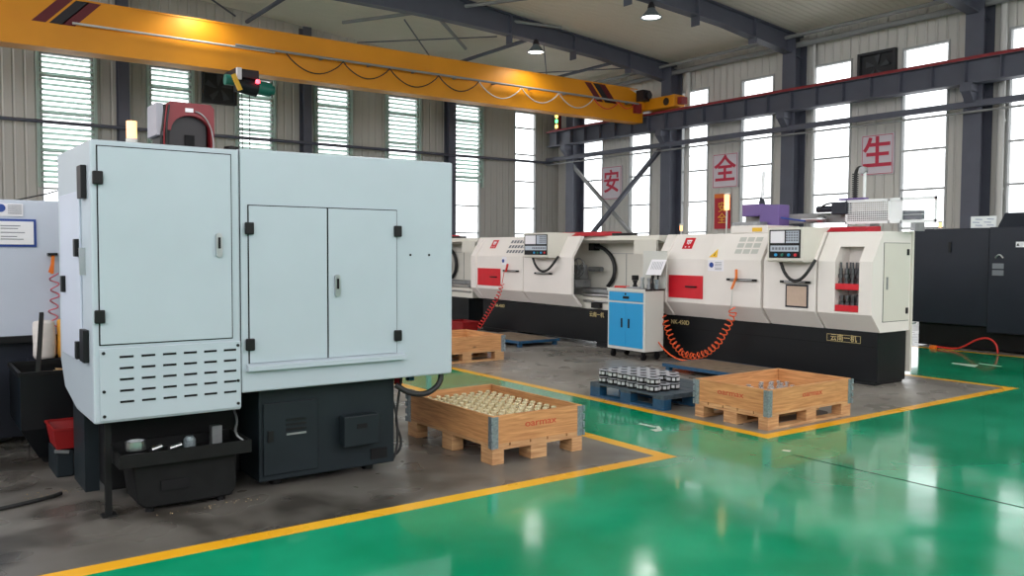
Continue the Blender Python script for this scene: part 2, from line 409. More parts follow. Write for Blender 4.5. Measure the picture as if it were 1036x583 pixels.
# structural trim: portal columns, rafters, girts, braces
tn = 0
def trim(mb, m, bevel=0):
    global tn; tn += 1
    return struct(mb.build('trim_%d' % tn, m, None, bevel))
def hcol(x0, x1, y0, y1, z1, depth_axis):
    m = MB(); t = .03
    if depth_axis == 'x':   # flanges face the hall (-x) and wall
        ym = (y0+y1)/2; m.box(x0, x0+t, y0, y1, 0, z1); m.box(x1-t, x1, y0, y1, 0, z1); m.box(x0+t, x1-t, ym-.02, ym+.02, 0, z1)
    else:
        xm = (x0+x1)/2; m.box(x0, x1, y0, y0+t, 0, z1); m.box(x0, x1, y1-t, y1, 0, z1); m.box(xm-.02, xm+.02, y0+t, y1-t, 0, z1)
    return m
YC = (27.95, 22.4, 17.05, 11.25, 5.5)
for y in YC:
    m = hcol(23.35, 23.97, y-.24, y+.24, 8.3, 'x')
    m.box(22.95, 23.35, y-.15, y+.15, 5.75, 5.95); m.prism([(22.95, 5.75), (23.35, 5.75), (23.35, 5.3)], 'y', y-.12, y+.12)
    trim(m, steelgrey)
for x in (6.0, 12.1, 18.2):
    trim(hcol(x-.16, x+.16, YF-.42, YF-.02, roofz(x)-.1, 'y'), steelgrey)
for y in (22.6, 17.1, 11.3, 5.5, -.5):      # haunched rafters
    prof = [(23.97, 7.75), (23.3, 7.9), (20.2, 8.28), (17.4, 8.44), (15.1, 8.54), (13.2, 8.6), (X0, 8.6)]
    m = MB(); top = [(X0, roofz(X0)-.04), (23.97, roofz(23.97)-.04)]
    m.prism(prof+top, 'y', y-.02, y+.02)
    for (a, b) in zip(prof, prof[1:]):
        m.prism([a, b, (b[0], b[1]-.04), (a[0], a[1]-.04)], 'y', y-.16, y+.16)
    m.prism([top[0], top[1], (top[1][0], top[1][1]-.04), (top[0][0], top[0][1]-.04)], 'y', y-.16, y+.16)
    for x in (21.6, 19.0, 16.3):
        zb = 8.28+(20.2-x)*.05; m.box(x-.02, x+.02, y-.15, y+.15, zb-.3, roofz(x)-.04)
    trim(m, steelgrey)
trim(MB().cyl((23.6, Y0, 8.12), (23.6, YF, 8.12), .09, n=10), steelgrey2)
trim(MB().cyl((23.2, Y0, 8.32), (23.2, YF, 8.32), .06, n=10), steelgrey2)
for (a, b, r, mm) in (((13.39, 23.13, 9.2), (17.13, 26.49, 8.88), .06, steelgrey2), ((12.6, 27.2, 9.25), (15.6, 20.3, 9.02), .06, steelgrey2),
                 ((14.11, 23.8, 9.14), (17.92, 21.92, 8.82), .05, steelgrey2), ((13.84, 25.13, 9.1), (16.9, 28.6, 8.88), .025, steelgrey),
                 ((14.0, 29.0, 9.12), (17.0, 24.3, 8.86), .022, steelgrey), ((18.77, 23.94, 8.72), (21.16, 26.79, 8.5), .02, steelgrey),
                 ((20.6, 27.4, 8.56), (22.9, 23.2, 8.38), .02, steelgrey), ((17.85, 29.2, 8.75), (17.84, 22.7, 8.75), .07, steelgrey),
                 ((21.7, 29.3, 8.45), (21.7, 22.7, 8.45), .06, steelgrey), ((10, 29.3, 9.3), (10, 22.7, 9.3), .07, steelgrey), ((9.2, 22.7, 9.4), (2.5, 29.0, 9.9), .03, steelgrey),
                 ((3.2, 22.7, 9.9), (9.5, 29.0, 9.35), .03, steelgrey)):
    trim(MB().cyl(a, b, r, n=8), mm)
# girt rails along the walls
trim(B(23.2, 23.32, Y0, YF-.1, 5.36, 5.52), steelgrey)
trim(MB().cyl((23.15, Y0, 5.22), (23.15, YF-.2, 5.22), .03, n=8), steelgrey2)
trim(MB().cyl((X0, YF-.5, 5.28), (XR-.7, YF-.5, 5.28), .055, n=8), steelgrey)
trim(MB().cyl((5.2, YF-.6, 4.75), (17.5, YF-.6, 4.75), .035, n=8), steelgrey2)
trim(MB().bar((23.45, 28.1, 5.3), (23.45, 23.2, 1.3), .12, .12), steelgrey2)
trim(MB().bar((23.38, 22.7, 5.3), (23.38, 27.6, 1.3), .14, .14), steelgrey)

# downpipes
for k, (y, lab) in enumerate(((21.75, 'white downpipe on the right wall beside the column where the crane stops'), (10.72, 'pale downpipe on the right wall right of the last column'),
                              (16.45, 'thin pale downpipe right of the middle wall column'))):
    m = MB(); r = (.1, .09, .05)[k]; m.cyl((23.82, y, .0), (23.82, y, 8.1), r, n=12)
    for z in (1.5, 3.2, 5, 6.8): m.cyl((23.82, y, z-.03), (23.82, y, z+.03), r+.02, n=12)
    solo(m, 'downpipe', pipewhite, (23.82, y, 0), lab, 'pipe')

# runway beam
rb = thing('crane_runway_beam', (23.15, 10, 5.95), 'long slate grey crane runway beam on column brackets along the right wall', 'beam')
m = MB(); ya, yb = Y0, 29.05
m.box(22.95, 23.35, ya, yb, 5.95, 5.99); m.box(22.95, 23.35, ya, yb, 6.55, 6.60); m.box(23.13, 23.17, ya, yb, 5.99, 6.55)
y = ya+.3
while y < yb: m.box(22.98, 23.13, y-.01, y+.01, 5.99, 6.55); y += .9
m.build('girder', steelgrey, rb)
B(23.11, 23.19, ya, yb, 6.60, 6.68).build('rail', reddirt, rb)
B(22.93, 22.95, ya, yb, 6.56, 6.60).build('conductor_strip', reddirt, rb)
# ---------------------------------------------------------------- overhead crane
cr = thing('overhead_crane', (23.15, 23.3, 6.68), 'yellow overhead travelling crane with a dark red slanted stripe at each end', 'crane')
gy0, gy1 = 23.15, 23.65
m = MB(); m.prism([(X0, 6.25), (22.9, 6.30), (22.9, 6.95), (22.75, 7.3), (22.2, 7.5), (X0, 7.5)], 'y', gy0, gy1)
m.box(X0, 22.6, gy0-.10, gy0, 6.27, 6.85)      # lower ledge
m.mi = 1
for (xa, mi) in ((3.35, 1), (3.72, 2), (3.98, 1), (20.0, 1), (20.4, 2), (20.68, 1)):
    m.mi = mi; m.prism([(xa, 7.5), (xa+.3, 7.5), (xa+1.0-.1, 6.87), (xa+.6, 6.87)] if xa > 10 else [(xa, 7.5), (xa+.3, 7.5), (xa-.3, 6.87), (xa-.6, 6.87)], 'y', gy0-.004, gy0)
m.mi = 0
g = m.build('girder', [yellowp, stripe, stripeb], cr)
B(X0, 22.6, gy0-.02, gy1+.02, 7.5, 7.54).build('top_flange', yellowp, g)
m = MB(); m.box(22.85, 23.4, 21.5, 25.2, 6.72, 7.15); m.prism([(22.85, 6.72), (22.6, 6.8), (22.6, 7.1), (22.85, 7.15)], 'y', 23.0, 23.8)
et = m.build('end_truck', yellowp, cr, .03)
[MB().cyl((22.83, yy, 6.93), (22.845, yy, 6.93), .14, n=20).build('wheel_cover', stripeb, et) for yy in (21.9, 24.8)]
B(23.0, 23.3, 21.3, 21.5, 6.8, 7.05).build('buffer', reddirt, et)
m = MB(); m.cyl((22.7, 23.05, 7.25), (22.7, 22.6, 7.25), .14); m.box(22.5, 22.9, 22.75, 23.1, 7.05, 7.45); m.build('drive_motor', stripeb, cr)
m = MB(); m.box(22.3, 22.6, 22.9, 23.1, 6.6, 6.95); m.build('motor_bracket', reddirt, cr)
m = MB(); m.cyl((7.5, gy0-.28, 6.93), (22.4, gy0-.28, 6.93), .035, n=8)
x = 8.5
while x < 22.4: m.bar((x, gy0-.28, 6.93), (x, gy0, 6.93), .05, .05); x += 1.5
m.build('festoon_track', steelgrey2, cr)
m = MB(); m.cyl((3.6, gy0-.2, 6.9), (8.6, gy0-.2, 6.9), .03, n=8); m.build('conduit', pipewhite, cr)
xs_ = [8.9, 10.6, 12.1, 13.8, 15.3, 17.0, 18.6, 20.2, 21.4, 22.2]
for a, b in zip(xs_, xs_[1:]):
    pts = [(a+(b-a)*t, gy0-.28, 6.9-.42*math.sin(PI*t)**.8*(b-a)/1.6) for t in [i/14 for i in range(15)]]
    MB().tube(pts, .018, 6).build('festoon_cable', redh if a > 20 else (rubber if a < 15.2 or a > 18.7 else pipewhite), cr)
# hoist
h = thing('electric_hoist', (7.7, 22.7, 5.7), 'dark electric hoist with green motor and a red warning light under the crane girder', 'hoist')
B(7.35, 8.0, 22.5, 23.4, 6.02, 6.249).build('trolley_frame', stripeb, h, .02)
MB().cyl((7.45, 22.7, 5.88), (8.0, 22.7, 5.80), .22, n=20).build('drum', darkcab, h)
m = MB(); m.cyl((8.0, 22.65, 5.83), (8.35, 22.65, 5.80), .19, n=18); m.cyl((8.35, 22.65, 5.8), (8.45, 22.65, 5.8), .12); m.build('green_motor', greenm, h)
MB().cyl((7.15, 22.7, 5.95), (7.38, 22.7, 5.95), .14, n=18).build('brake_motor', greenm, h)
MB().bar((7.28, 22.42, 6.06), (7.46, 22.42, 5.66), .1, .1).build('buffer_bar', inkyellow, h)
B(7.38, 7.5, 22.4, 22.5, 5.95, 6.25).build('control_box', paper, h)
m = MB(); m.lathe((7.93, 22.42, 5.93), [(.001, .07), (.04, .06), (.06, .03), (.06, -.03), (.001, -.05)], 12); m.build('warning_light', red_emit, h)
m = MB(); m.cyl((7.6, 22.7, 2.6), (7.6, 22.7, 5.7), .012, n=6); m.cyl((7.8, 22.7, 2.6), (7.8, 22.7, 5.7), .012, n=6); m.build('wire_rope', rubber, h)
m = MB(); m.box(7.55, 7.85, 22.62, 22.78, 2.3, 2.62); m.tube([(7.7, 22.7, 2.3), (7.7, 22.7, 2.15), (7.8, 22.7, 2.05), (7.7, 22.7, 1.95), (7.6, 22.7, 2.02)], .03); m.build('hook_block', inkyellow, h)
# signal light on the runway end
s_ = thing('signal_light', (23.15, 28.4, 6.68), 'three stacked indicator lights on the far end of the runway beam', 'signal light')
B(23.0, 23.15, 28.28, 28.52, 6.68, 7.34).build('housing', reddirt, s_)
for z, mm in ((7.22, yel_emit), (7.0, green_emit), (6.78, yel_emit)): MB().cyl((22.97, 28.4, z), (23.0, 28.4, z), .085, n=14).build('lamp_lens', mm, s_)

# high-bay lamps
def bay_lamp(x, y, z, label, seen):
    t = thing('high_bay_lamp', (x, y, z), label, 'lamp', None if seen else 'high bay lamps')
    MB().lathe((x, y, z), [(.10, .26), (.13, .20), (.22, .10), (.30, .02), (.31, 0), (.28, .0), (.20, .09), (.10, .16)], 20).build('reflector', galv, t)
    MB().lathe((x, y, z), [(.001, .02), (.15, .02), (.25, .025), (.25, .05), (.001, .06)], 18).build('glowing_lens', lamp_emit, t)
    MB().lathe((x, y, z), [(.001, .42), (.06, .42), (.09, .36), (.11, .26), (.001, .25)], 14).build('ballast_housing', stripeb, t)
    MB().cyl((x, y, z+.42), (x, y, 8.45+.0), .012, n=6).build('suspension_rod', rubber, t)
    ld = bpy.data.lights.new('lamp_light', 'SPOT'); ld.energy = LAMP_W*3; ld.spot_size = 2.7; ld.spot_blend = .5; ld.shadow_soft_size = .3; ld.color = (1, .98, .95)
    lo = bpy.data.objects.new('lamp_light', ld); C.objects.link(lo); lo.parent = t; lo.location = (0, 0, -.05)
bay_lamp(17.2, 22.35, 7.98, 'glowing bell shaped lamp hanging above the crane near the roof', True)
bay_lamp(17.2, 17.1, 7.98, 'glowing bell shaped lamp at the top edge, nearest the right wall columns', True)
for x in BAY_X[1:]:
    bay_lamp(x, 22.6, 7.98, 'bell shaped high bay lamp hanging from a rafter out of sight above', False)
for y in (11.3, 5.5, -.5):
    for x in BAY_X: bay_lamp(x, y, 7.98, 'bell shaped high bay lamp hanging from a rafter out of sight above', False)

# wall signs
def sign(ch, y, zc, w, hh, lab):
    t = thing('safety_sign', (23.9, y, zc), lab, 'sign')
    B(23.93, 23.98, y-w/2, y+w/2, zc-hh/2, zc+hh/2).build('board', signwhite, t)
    m = MB()
    for a, b, c_, d in ((-.46, .46, .47, .485), (-.46, .46, -.485, -.47)): m.box(23.922, 23.93, y+a*w, y+b*w, zc+c_*hh, zc+d*hh)
    for a in (-.465, .455): m.box(23.922, 23.93, y+a*w, y+(a+.01)*w, zc-.485*hh, zc+.485*hh)
    m.build('border_line', signred, t)
    text_mb(ch, .98, frame_negx((23.92, y, zc)), .018).build('lettering', signred, t)
sign('安', 25.95, 4.28, 1.2, 1.35, 'white wall sign with a red character, left of the crane stop column')
sign('全', 20.05, 4.36, 1.15, 1.2, 'white wall sign with a red character, middle of the three')
sign('生', 14.28, 4.42, 1.05, 1.2, 'white wall sign with a red character, rightmost of the three')
t = thing('red_notice_board', (23.9, 20.15, 2.3), 'red notice with an orange top edge below the middle character sign', 'notice')
B(23.93, 23.97, 19.8, 20.5, 2.3, 3.4).build('board', redlid, t)
B(23.92, 23.93, 19.8, 20.5, 3.4, 3.55).build('top_strip', orangeplastic, t)
text_mb('安\n全', .4, frame_negx((23.92, 20.15, 2.85))).build('lettering', inkyellow, t)

fanblade = mat('fan_blade', srgb(66, 70, 74), .5)
# exhaust fans in the walls
def fan(side, a, b, z0, z1, lab):
    c_ = ((a+b)/2, (z0+z1)/2)
    base = (XR-.05, c_[0], z0) if side == 'r' else (c_[0], YF-.05, z0)
    t = thing('exhaust_fan', base, lab, 'fan')
    m = MB(); fr = .08
    def bx(u0, u1, za, zb, d0, d1):
        if side == 'r': m.box(XR-d1, XR-d0, u0, u1, za, zb)
        else: m.box(u0, u1, YF-d1, YF-d0, za, zb)
    bx(a, b, z0, z1, 0, .02)
    for q in ((a, a+fr, z0, z1), (b-fr, b, z0, z1), (a+fr, b-fr, z0, z0+fr), (a+fr, b-fr, z1-fr, z1)): bx(*q, .02, .16)
    m.build('housing', fanblack, t)
    for k in range(5):
        an = k*2*PI/5; r = min(b-a, z1-z0)/2-.12; m = MB(); u = math.cos(an); w = math.sin(an); p, q = -w, u
        pts = [(u*.06+p*.05, w*.06+q*.05), (u*r+p*.02, w*r+q*.02), (u*r+p*.22, w*r+q*.22), (u*.2+p*.14, w*.2+q*.14)]
        if side == 'r': m.prism([(c_[0]+i, c_[1]+j) for i, j in pts], 'x', XR-.09, XR-.07)
        else: m.prism([(c_[0]+i, c_[1]+j) for i, j in pts], 'y', YF-.09, YF-.07)
        m.build('blade', fanblade, t)
fan('r', 13.75, 14.95, 6.55, 7.5, 'square black exhaust fan high in the right wall above the rightmost character')
fan('f', 8.5, 9.65, 6.4, 7.5, 'square dark exhaust fan in the far wall behind the hoist')

# ---------------------------------------------------------------- the big pale machine
mc = thing('machining_center', (1.9, 5.6, 0), 'large pale blue-grey enclosed machine tool with double doors in the left foreground', 'machine')
xa, xb, xm, yf, yr = .855, 3.13, 1.655, 5.0, 6.15
m = MB()
m.prism([(xm, .64), (xb, .64), (xb, 2.10), (xm, 2.09)], 'y', yf, yr)
m.prism([(yf, .545), (5.55, .545), (5.95, .62), (6.1, .78), (6.1, 2.09), (yf, 2.08)], 'x', xa, xm)
m.build('enclosure', paint_blue, mc, .012)
def panel(x0, x1, z0, z1, name, mm, y=yf, th=.012, gap=.006):
    """a door leaf standing just proud of the front with a dark seam round it"""
    s = MB(); s.box(x0-gap, x1+gap, y-.003, y, z0-gap, z1+gap); sm = s.build('door_seam', seam, mc)
    d = B(x0, x1, y-th, y-.003, z0, z1).build(name, mm, mc, .003); return d
d1 = panel(.892, 1.60, .977, 2.045, 'electrical_door', paint_blue)
d2 = panel(1.705, 2.198, .815, 1.755, 'left_door', paint_blue)
d3 = panel(2.208, 2.69, .815, 1.755, 'right_door', paint_blue)
for (x, z, p) in ((.888, 1.875, d1), (.888, 1.13, d1), (1.703, 1.62, d2), (1.703, .93, d2), (2.692, 1.62, d3), (2.692, .93, d3)):
    B(x-.026, x+.026, yf-.035, yf-.01, z-.036, z+.036).build('hinge', blackp, p, .006)
def slot_handle(x, z, p, w=.018, hh=.07):
    m = MB(); pts = []
    for k in range(16):
        an = 2*PI*k/16; pts.append((x+w*math.cos(an), z+(hh-w if math.sin(an) > 0 else -(hh-w))+w*math.sin(an)))
    m.prism(pts, 'y', yf-.03, yf-.012); hd = m.build('handle', steel, p)
    B(x-.007, x+.007, yf-.036, yf-.03, z-.02, z+.045).build('lever', blackp, hd, .002)
slot_handle(1.525, 1.52, d1); slot_handle(2.262, 1.27, d3)
# sill ledge
m = MB(); m.prism([(yf, .815), (yf-.045, .80), (yf-.045, .772), (yf, .765)], 'x', 1.685, 2.745); m.build('sill', paint_blue, mc)
# vent panel with slots
vp = B(.885, 1.65, yf-.010, yf, .56, .955).build('vent_panel', paint_blue, mc, .003)
for r in range(5):
    for c_ in range(6): x = .985+c_*.113; z = .905-r*.062; B(x, x+.072, yf-.0125, yf-.009, z-.006, z+.006).build('vent_slot', seam, vp)
for x in (.905, 1.632):
    for z in (.93, .72, .585): MB().cyl((x, yf-.016, z), (x, yf-.009, z), .009, n=10).build('screw', blackp, vp)
for x in (2.797, 2.942): MB().cyl((x, yf-.004, 1.464), (x, yf+.001, 1.464), .008, n=10).build('screw', blackp, mc)
B(xm-.004, xm, yf-.002, yf, .62, 2.085).build('panel_seam', seam, mc)
# side face door and fittings
sd = B(xa-.012, xa, 5.28, 5.95, .85, 1.82).build('side_door', paint_side, mc, .004)
for z in (1.86, .96): B(xa-.03, xa, 5.10, 5.22, z-.09, z+.09).build('side_latch', blackp, mc, .004)
for y, z in ((5.32, 1.5), (5.32, .92), (5.8, 1.28)): B(xa-.035, xa-.01, y-.03, y+.03, z-.05, z+.05).build('hinge', blackp, sd, .004)
B(xa-.03, xa, 5.17, 5.19, 1.35, 1.5).build('side_handle', steel, mc)
# base
bs = B(1.80, 2.74, 5.12, 6.1, .05, .64).build('base_cabinet', darkcab, mc, .008)
bd = B(1.825, 2.18, 5.105, 5.12, .09, .54).build('base_door', darkcab, bs, .004)
[B(1.97, 2.10, 5.098, 5.105, z, z+.012).build('louver_slot', dullsteel if z < .34 else blackp, bs) for z in (.42, .39, .36, .33)]
B(1.85, 1.885, 5.095, 5.105, .30, .37).build('latch', blackp, bs)
jb = MB().box(2.33, 2.58, 5.03, 5.11, .215, .415).build('junction_box', darkcab, bs, .006)
B(2.42, 2.49, 5.025, 5.03, .33, .36).build('nameplate', seam, bs)
B(2.56, 2.68, 5.112, 5.121, .09, .16).build('opening', seam, bs)
B(1.0, 1.80, 5.45, 6.05, .05, .545).build('machine_bed', blackp, mc, .02)
m = MB(); m.box(.92, 1.0, 5.70, 6.09, 0, .60); m.build('side_skirt', darkcab, mc)
lg = MB(); lg.box(.925, .958, 5.10, 5.135, 0, .55); lg.box(.905, .98, 5.08, 5.155, 0, .012); lg.build('leg', darkgrime, mc)
for x, y in ((1.95, 5.25), (2.6, 5.25), (2.6, 5.95), (1.95, 5.95)): MB().cyl((x, y, 0), (x, y, .06), .04).build('levelling_foot', blackp, mc)
# coolant tank under the left side
ct = thing('coolant_tank', (1.35, 5.15, 0), 'grimy black coolant tank with a tray of parts under the left of the pale machine', 'tank')
m = MB(); m.prism([(1.08, .06), (1.12, .03), (1.60, .03), (1.63, .08), (1.63, .29), (1.05, .29)], 'y', 5.03, 5.33); m.build('tank_body', darkgrime, ct, .01)
m = MB(); m.box(.97, 1.70, 4.96, 5.34, .29, .30)
for q in ((.97, 1.70, 4.96, 4.975), (.97, 1.70, 5.325, 5.34), (.97, .985, 4.975, 5.325), (1.685, 1.70, 4.975, 5.325)): m.box(*q, .30, .365)
m.build('tray', darkgrime, ct)
B(1.20, 1.36, 5.02, 5.03, .12, .18).build('drain_port', seam, ct)
[MB().cyl((x, y, 0), (x, y, .05), .025).build('castor', blackp, ct) for x in (1.15, 1.55) for y in (5.08, 5.28)]
m = MB(); m.lathe((1.08, 5.08, .365), [(.04, 0), (.055, .0), (.055, .05), (.045, .05), (.04, .01)], 16)
m.v = [v for v in m.v]; solo(m, 'metal_ring', steel, (1.08, 5.08, .30), 'shiny metal ring lying in the coolant tray under the pale machine', 'ring')
for (x, y, r, l, lab) in ((1.19, 5.08, .018, .06, 'small steel fitting in the tray beside the metal ring'), (1.29, 5.06, .016, .07, 'slim steel fitting lying mid tray under the pale machine')):
    solo(MB().cyl((x-l/2, y, .35), (x+l/2, y+.02, .36), r), 'steel_fitting', steel, (x, y, .33), lab, 'fitting')
solo(MB().lathe((1.38, 5.10, .30), [(.001, 0), (.035, 0), (.035, .08), (.02, .1), (.001, .1)], 14), 'small_can', galv, (1.38, 5.1, .30), 'small dull can standing right of the fittings in the tray', 'can')
solo(B(1.54, 1.60, 5.2, 5.26, .30, .42), 'grey_box', dullsteel, (1.57, 5.2, .30), 'small upright grey box at the back of the coolant tray', 'box')
solo(MB().tube(smooth_path([(1.68, 5.33, .56), (1.70, 5.2, .45), (1.64, 5.1, .38), (1.7, 5.05, .33)]), .008, 6), 'coolant_hose', dullsteel, (1.68, 5.2, .3), 'thin hose dropping into the right of the coolant tray', 'hose')
# hoses at the right end of the machine
MB().tube(smooth_path([(3.08, 5.06, .66), (3.06, 5.05, .56), (2.95, 5.05, .50), (2.82, 5.06, .52), (2.74, 5.10, .58)], 3), .020, 10).build('power_hose', rubber, mc)
MB().tube(smooth_path([(2.84, 5.2, .62), (2.80, 5.18, .45), (2.78, 5.18, .3), (2.83, 5.17, .17), (2.80, 5.18, .08), (2.74, 5.2, .08)], 3), .009, 8).build('thin_cable', rubber, mc)
MB().tube(smooth_path([(2.74, 5.2, .52), (2.78, 5.17, .40), (2.79, 5.16, .22), (2.77, 5.15, .10), (2.74, 5.15, .05)], 3), .008, 8).build('drain_cable', rubber, mc)
m = MB(); m.cyl((2.84, 5.25, .56), (2.84, 5.25, .66), .03); m.cyl((2.84, 5.25, .53), (2.84, 5.25, .56), .02); m.build('valve', redlid, mc)
B(2.90, 2.94, 5.2, 5.25, .58, .66).build('blue_connector', bluepallet, mc)
# head column sticking up above the enclosure
h1 = B(1.45, 1.70, 5.78, 6.05, 2.09, 2.40).build('head_column', stripeb, mc, .01)
m = MB(); arch = [(1.715, 2.13), (1.735, 2.13), (1.735, 2.42), (1.71, 2.445), (1.46, 2.445), (1.435, 2.42), (1.435, 2.26), (1.45, 2.26)]
arch += [(1.585-.125*math.cos(PI*k/12), 2.26+.105*math.sin(PI*k/12)) for k in range(13)]
m.prism(arch, 'y', 5.74, 6.08); rc = m.build('red_cover', darkred, h1); rc['label'] = 'glossy dark red cover'
B(1.55, 1.60, 5.735, 5.741, 2.385, 2.41).build('plate', paper, h1)
B(1.555, 1.615, 5.768, 5.78, 2.12, 2.24).build('opening', seam, h1)
m = MB(); pts = [(1.61+.115*math.sin(PI/2*k/12), 5.73, 2.39-.20*(1-math.cos(PI/2*k/12))) for k in range(13)]; m.tube(pts+[(1.725, 5.73, 2.09)], .005, 6); m.build('wire', dullsteel, h1)
B(1.365, 1.41, 5.72, 5.95, 2.22, 2.425).build('junction_box', mat('grey_box_enamel', srgb(150, 150, 160), .5), h1, .004)
B(1.395, 1.45, 5.75, 5.95, 2.09, 2.42).build('cable_channel', blackp, h1)
for k in range(3): MB().tube(smooth_path([(1.42+.015*k, 5.73, 2.42), (1.405+.01*k, 5.71, 2.30), (1.39+.02*k, 5.72, 2.2), (1.42, 5.73, 2.09)]), .006, 6).build('cable', darkred if k == 1 else rubber, h1)
tl = MB().cyl((1.194, 5.6, 2.09), (1.194, 5.6, 2.2), .008, n=8).build('lamp_post', steel, mc)
MB().cyl((1.194, 5.6, 2.14), (1.194, 5.6, 2.17), .034, n=16).build('lamp_base', pipewhite, tl)
MB().cyl((1.194, 5.6, 2.17), (1.194, 5.6, 2.275), .030, n=16).build('orange_beacon', orange_emit, tl)
m = MB(); m.cyl((1.9, 5.9, 2.095), (1.9, 5.9, 2.11), .12, n=20); m.lathe((1.9, 5.9, 2.1), [(.03, 0), (.06, .06), (.05, .1), (.001, .11)], 14); m.build('top_cap', blackp, mc)

# ---------------------------------------------------------------- left background: cabinet, bin, crate, sacks
wc = thing('white_machine_cabinet', (.3, 7.9, 0), 'pale machine cabinet with a blue-framed notice behind the foreground machine, far left', 'machine')
B(-1.6, 1.12, 7.4, 8.6, .80, 1.86).build('enclosure', paint_side, wc, .01)
B(-1.6, 1.10, 7.45, 8.6, .05, .78).build('base', navy, wc)
B(-1.6, 1.14, 7.36, 7.42, .78, .83).build('ledge', blackp, wc)
m = MB(); m.box(.60, .885, 7.39, 7.4, 1.505, 1.715); nb = m.build('notice_frame', inkblue, wc)
B(.618, .867, 7.383, 7.39, 1.523, 1.697).build('notice_sheet', paper, nb)
m = MB(); [m.box(.65, .65+random.uniform(.1, .19), 7.381, 7.3835, z, z+.006) for z in (1.66, 1.64, 1.61, 1.58, 1.56)]; m.build('notice_print', inkgrey, nb)
st = B(.62, .80, 7.39, 7.4, 1.735, 1.83).build('safety_label', paper, wc)
MB().cyl((.655, 7.384, 1.795), (.655, 7.39, 1.795), .03, n=20).build('blue_disc', inkblue, st)
m = MB(); [m.box(.70, .79, 7.386, 7.39, z, z+.005) for z in (1.815, 1.80, 1.785, 1.77, 1.755)]; m.build('label_print', inkgrey, st)
m = MB(); m.tube([(.76+.0, 7.5, 1.86), (.98, 7.5, 1.92), (1.06, 7.5, 1.95)], .006, 6); m.build('wire', rubber, wc)
ag = thing('air_gun_hose', (1.0, 7.36, .9), 'pink coiled air hose with an orange gun hanging on the far left cabinet', 'hose')
B(.955, 1.02, 7.33, 7.4, 1.44, 1.46).build('hook', blackp, ag)
m = MB(); m.bar((.99, 7.35, 1.44), (.98, 7.35, 1.30), .022, .022); m.bar((.985, 7.35, 1.38), (.965, 7.35, 1.31), .01, .02); m.build('air_gun', orangeplastic, ag)
MB().tube(coil([(.99, 7.34, 1.30), (1.0, 7.33, 1.15), (.98, 7.33, 1.0), (.98, 7.33, .88)], .03, 5), .006, 6).build('coiled_tube', mat('pink_hose', srgb(196, 96, 110), .4), ag)
# steel swarf bin
bn = thing('swarf_bin', (.75, 6.4, 0), 'black steel swarf bin with sloping sides left of the pale machine', 'bin')
m = MB(); top = [(.58, 5.98), (.98, 6.35), (.98, 7.15), (.55, 7.15)]
def loft(m, A, B_, z0, z1):
    n = len(A); vs = [(x, y, z0) for x, y in A]+[(x, y, z1) for x, y in B_]
    m.add(vs, [(i, (i+1) % n, (i+1) % n+n, i+n) for i in range(n)]+[tuple(range(n-1, -1, -1))])
bx_, by_ = .80, 6.7
m = MB()
A0 = [(.78, 6.62), (1.12, 6.62), (1.12, 7.1), (.78, 7.1)]; A1 = [(.67, 6.55), (1.2, 6.55), (1.2, 7.2), (.67, 7.2)]
loft(m, A0, A1, .05, .26); loft(m, A1, A1, .26, .64)
m.build('body', base_black, bn)
m = MB(); [m.bar((p[0], p[1], .64), (q[0], q[1], .64), .02, .03) for p, q in zip(A1, A1[1:]+A1[:1])]; m.build('rim', darkgrime, bn)
[MB().cyl((x, y-.02, .04), (x, y+.02, .04), .04).build('castor', blackp, bn) for x in (.84, 1.08) for y in (6.68, 7.04)]
m = MB(); m.bar((.775, 6.58, .55), (.85, 6.9, 1.03), .028, .028); m.build('handle_bar', blackp, bn)
m = MB()
for i in range(10):
    for j in range(8):
        x = .68+i*.051; y = 6.56+j*.079; z = .50+.16*math.exp(-((x-1.08)**2+(y-6.8)**2)*16)
        m.add([(x, y, z+random.uniform(-.01, .02)), (x+.06, y, z+random.uniform(-.01, .02)), (x+.055, y+.08, z+random.uniform(-.01, .02)), (x, y+.08, z+random.uniform(0, .02))], [(0, 1, 2, 3)])
sw = solo(m, 'swarf_heap', swarf, (.9, 6.85, .50), 'heap of brownish metal swarf filling the black bin', 'swarf'); sw['kind'] = 'stuff'
gc = thing('grey_can', (.87, 6.3, 0), 'low dark grey container on the floor under the red crate', 'container')
B(.825, .93, 6.16, 6.5, 0, .175).build('body', darkcab, gc, .01)
m = MB(); m.bar((.815, 6.15, .18), (.90, 6.15, .165), .015, .02); m.build('rim', dullsteel, gc)
rc_ = thing('red_crate', (.95, 6.3, .185), 'red plastic crate between the black bin and the pale machine', 'crate')
m = MB(); P0 = [(.83, 6.16), (1.12, 6.16), (1.12, 6.46), (.83, 6.46)]; P1 = [(.81, 6.14), (1.14, 6.14), (1.14, 6.5), (.81, 6.5)]
loft(m, P0, P1, .187, .32); m.build('body', redcrate, rc_)
m = MB(); [m.bar((p[0], p[1], .32), (q[0], q[1], .32), .012, .014) for p, q in zip(P1, P1[1:]+P1[:1])]; m.build('rim', redcrate, rc_)
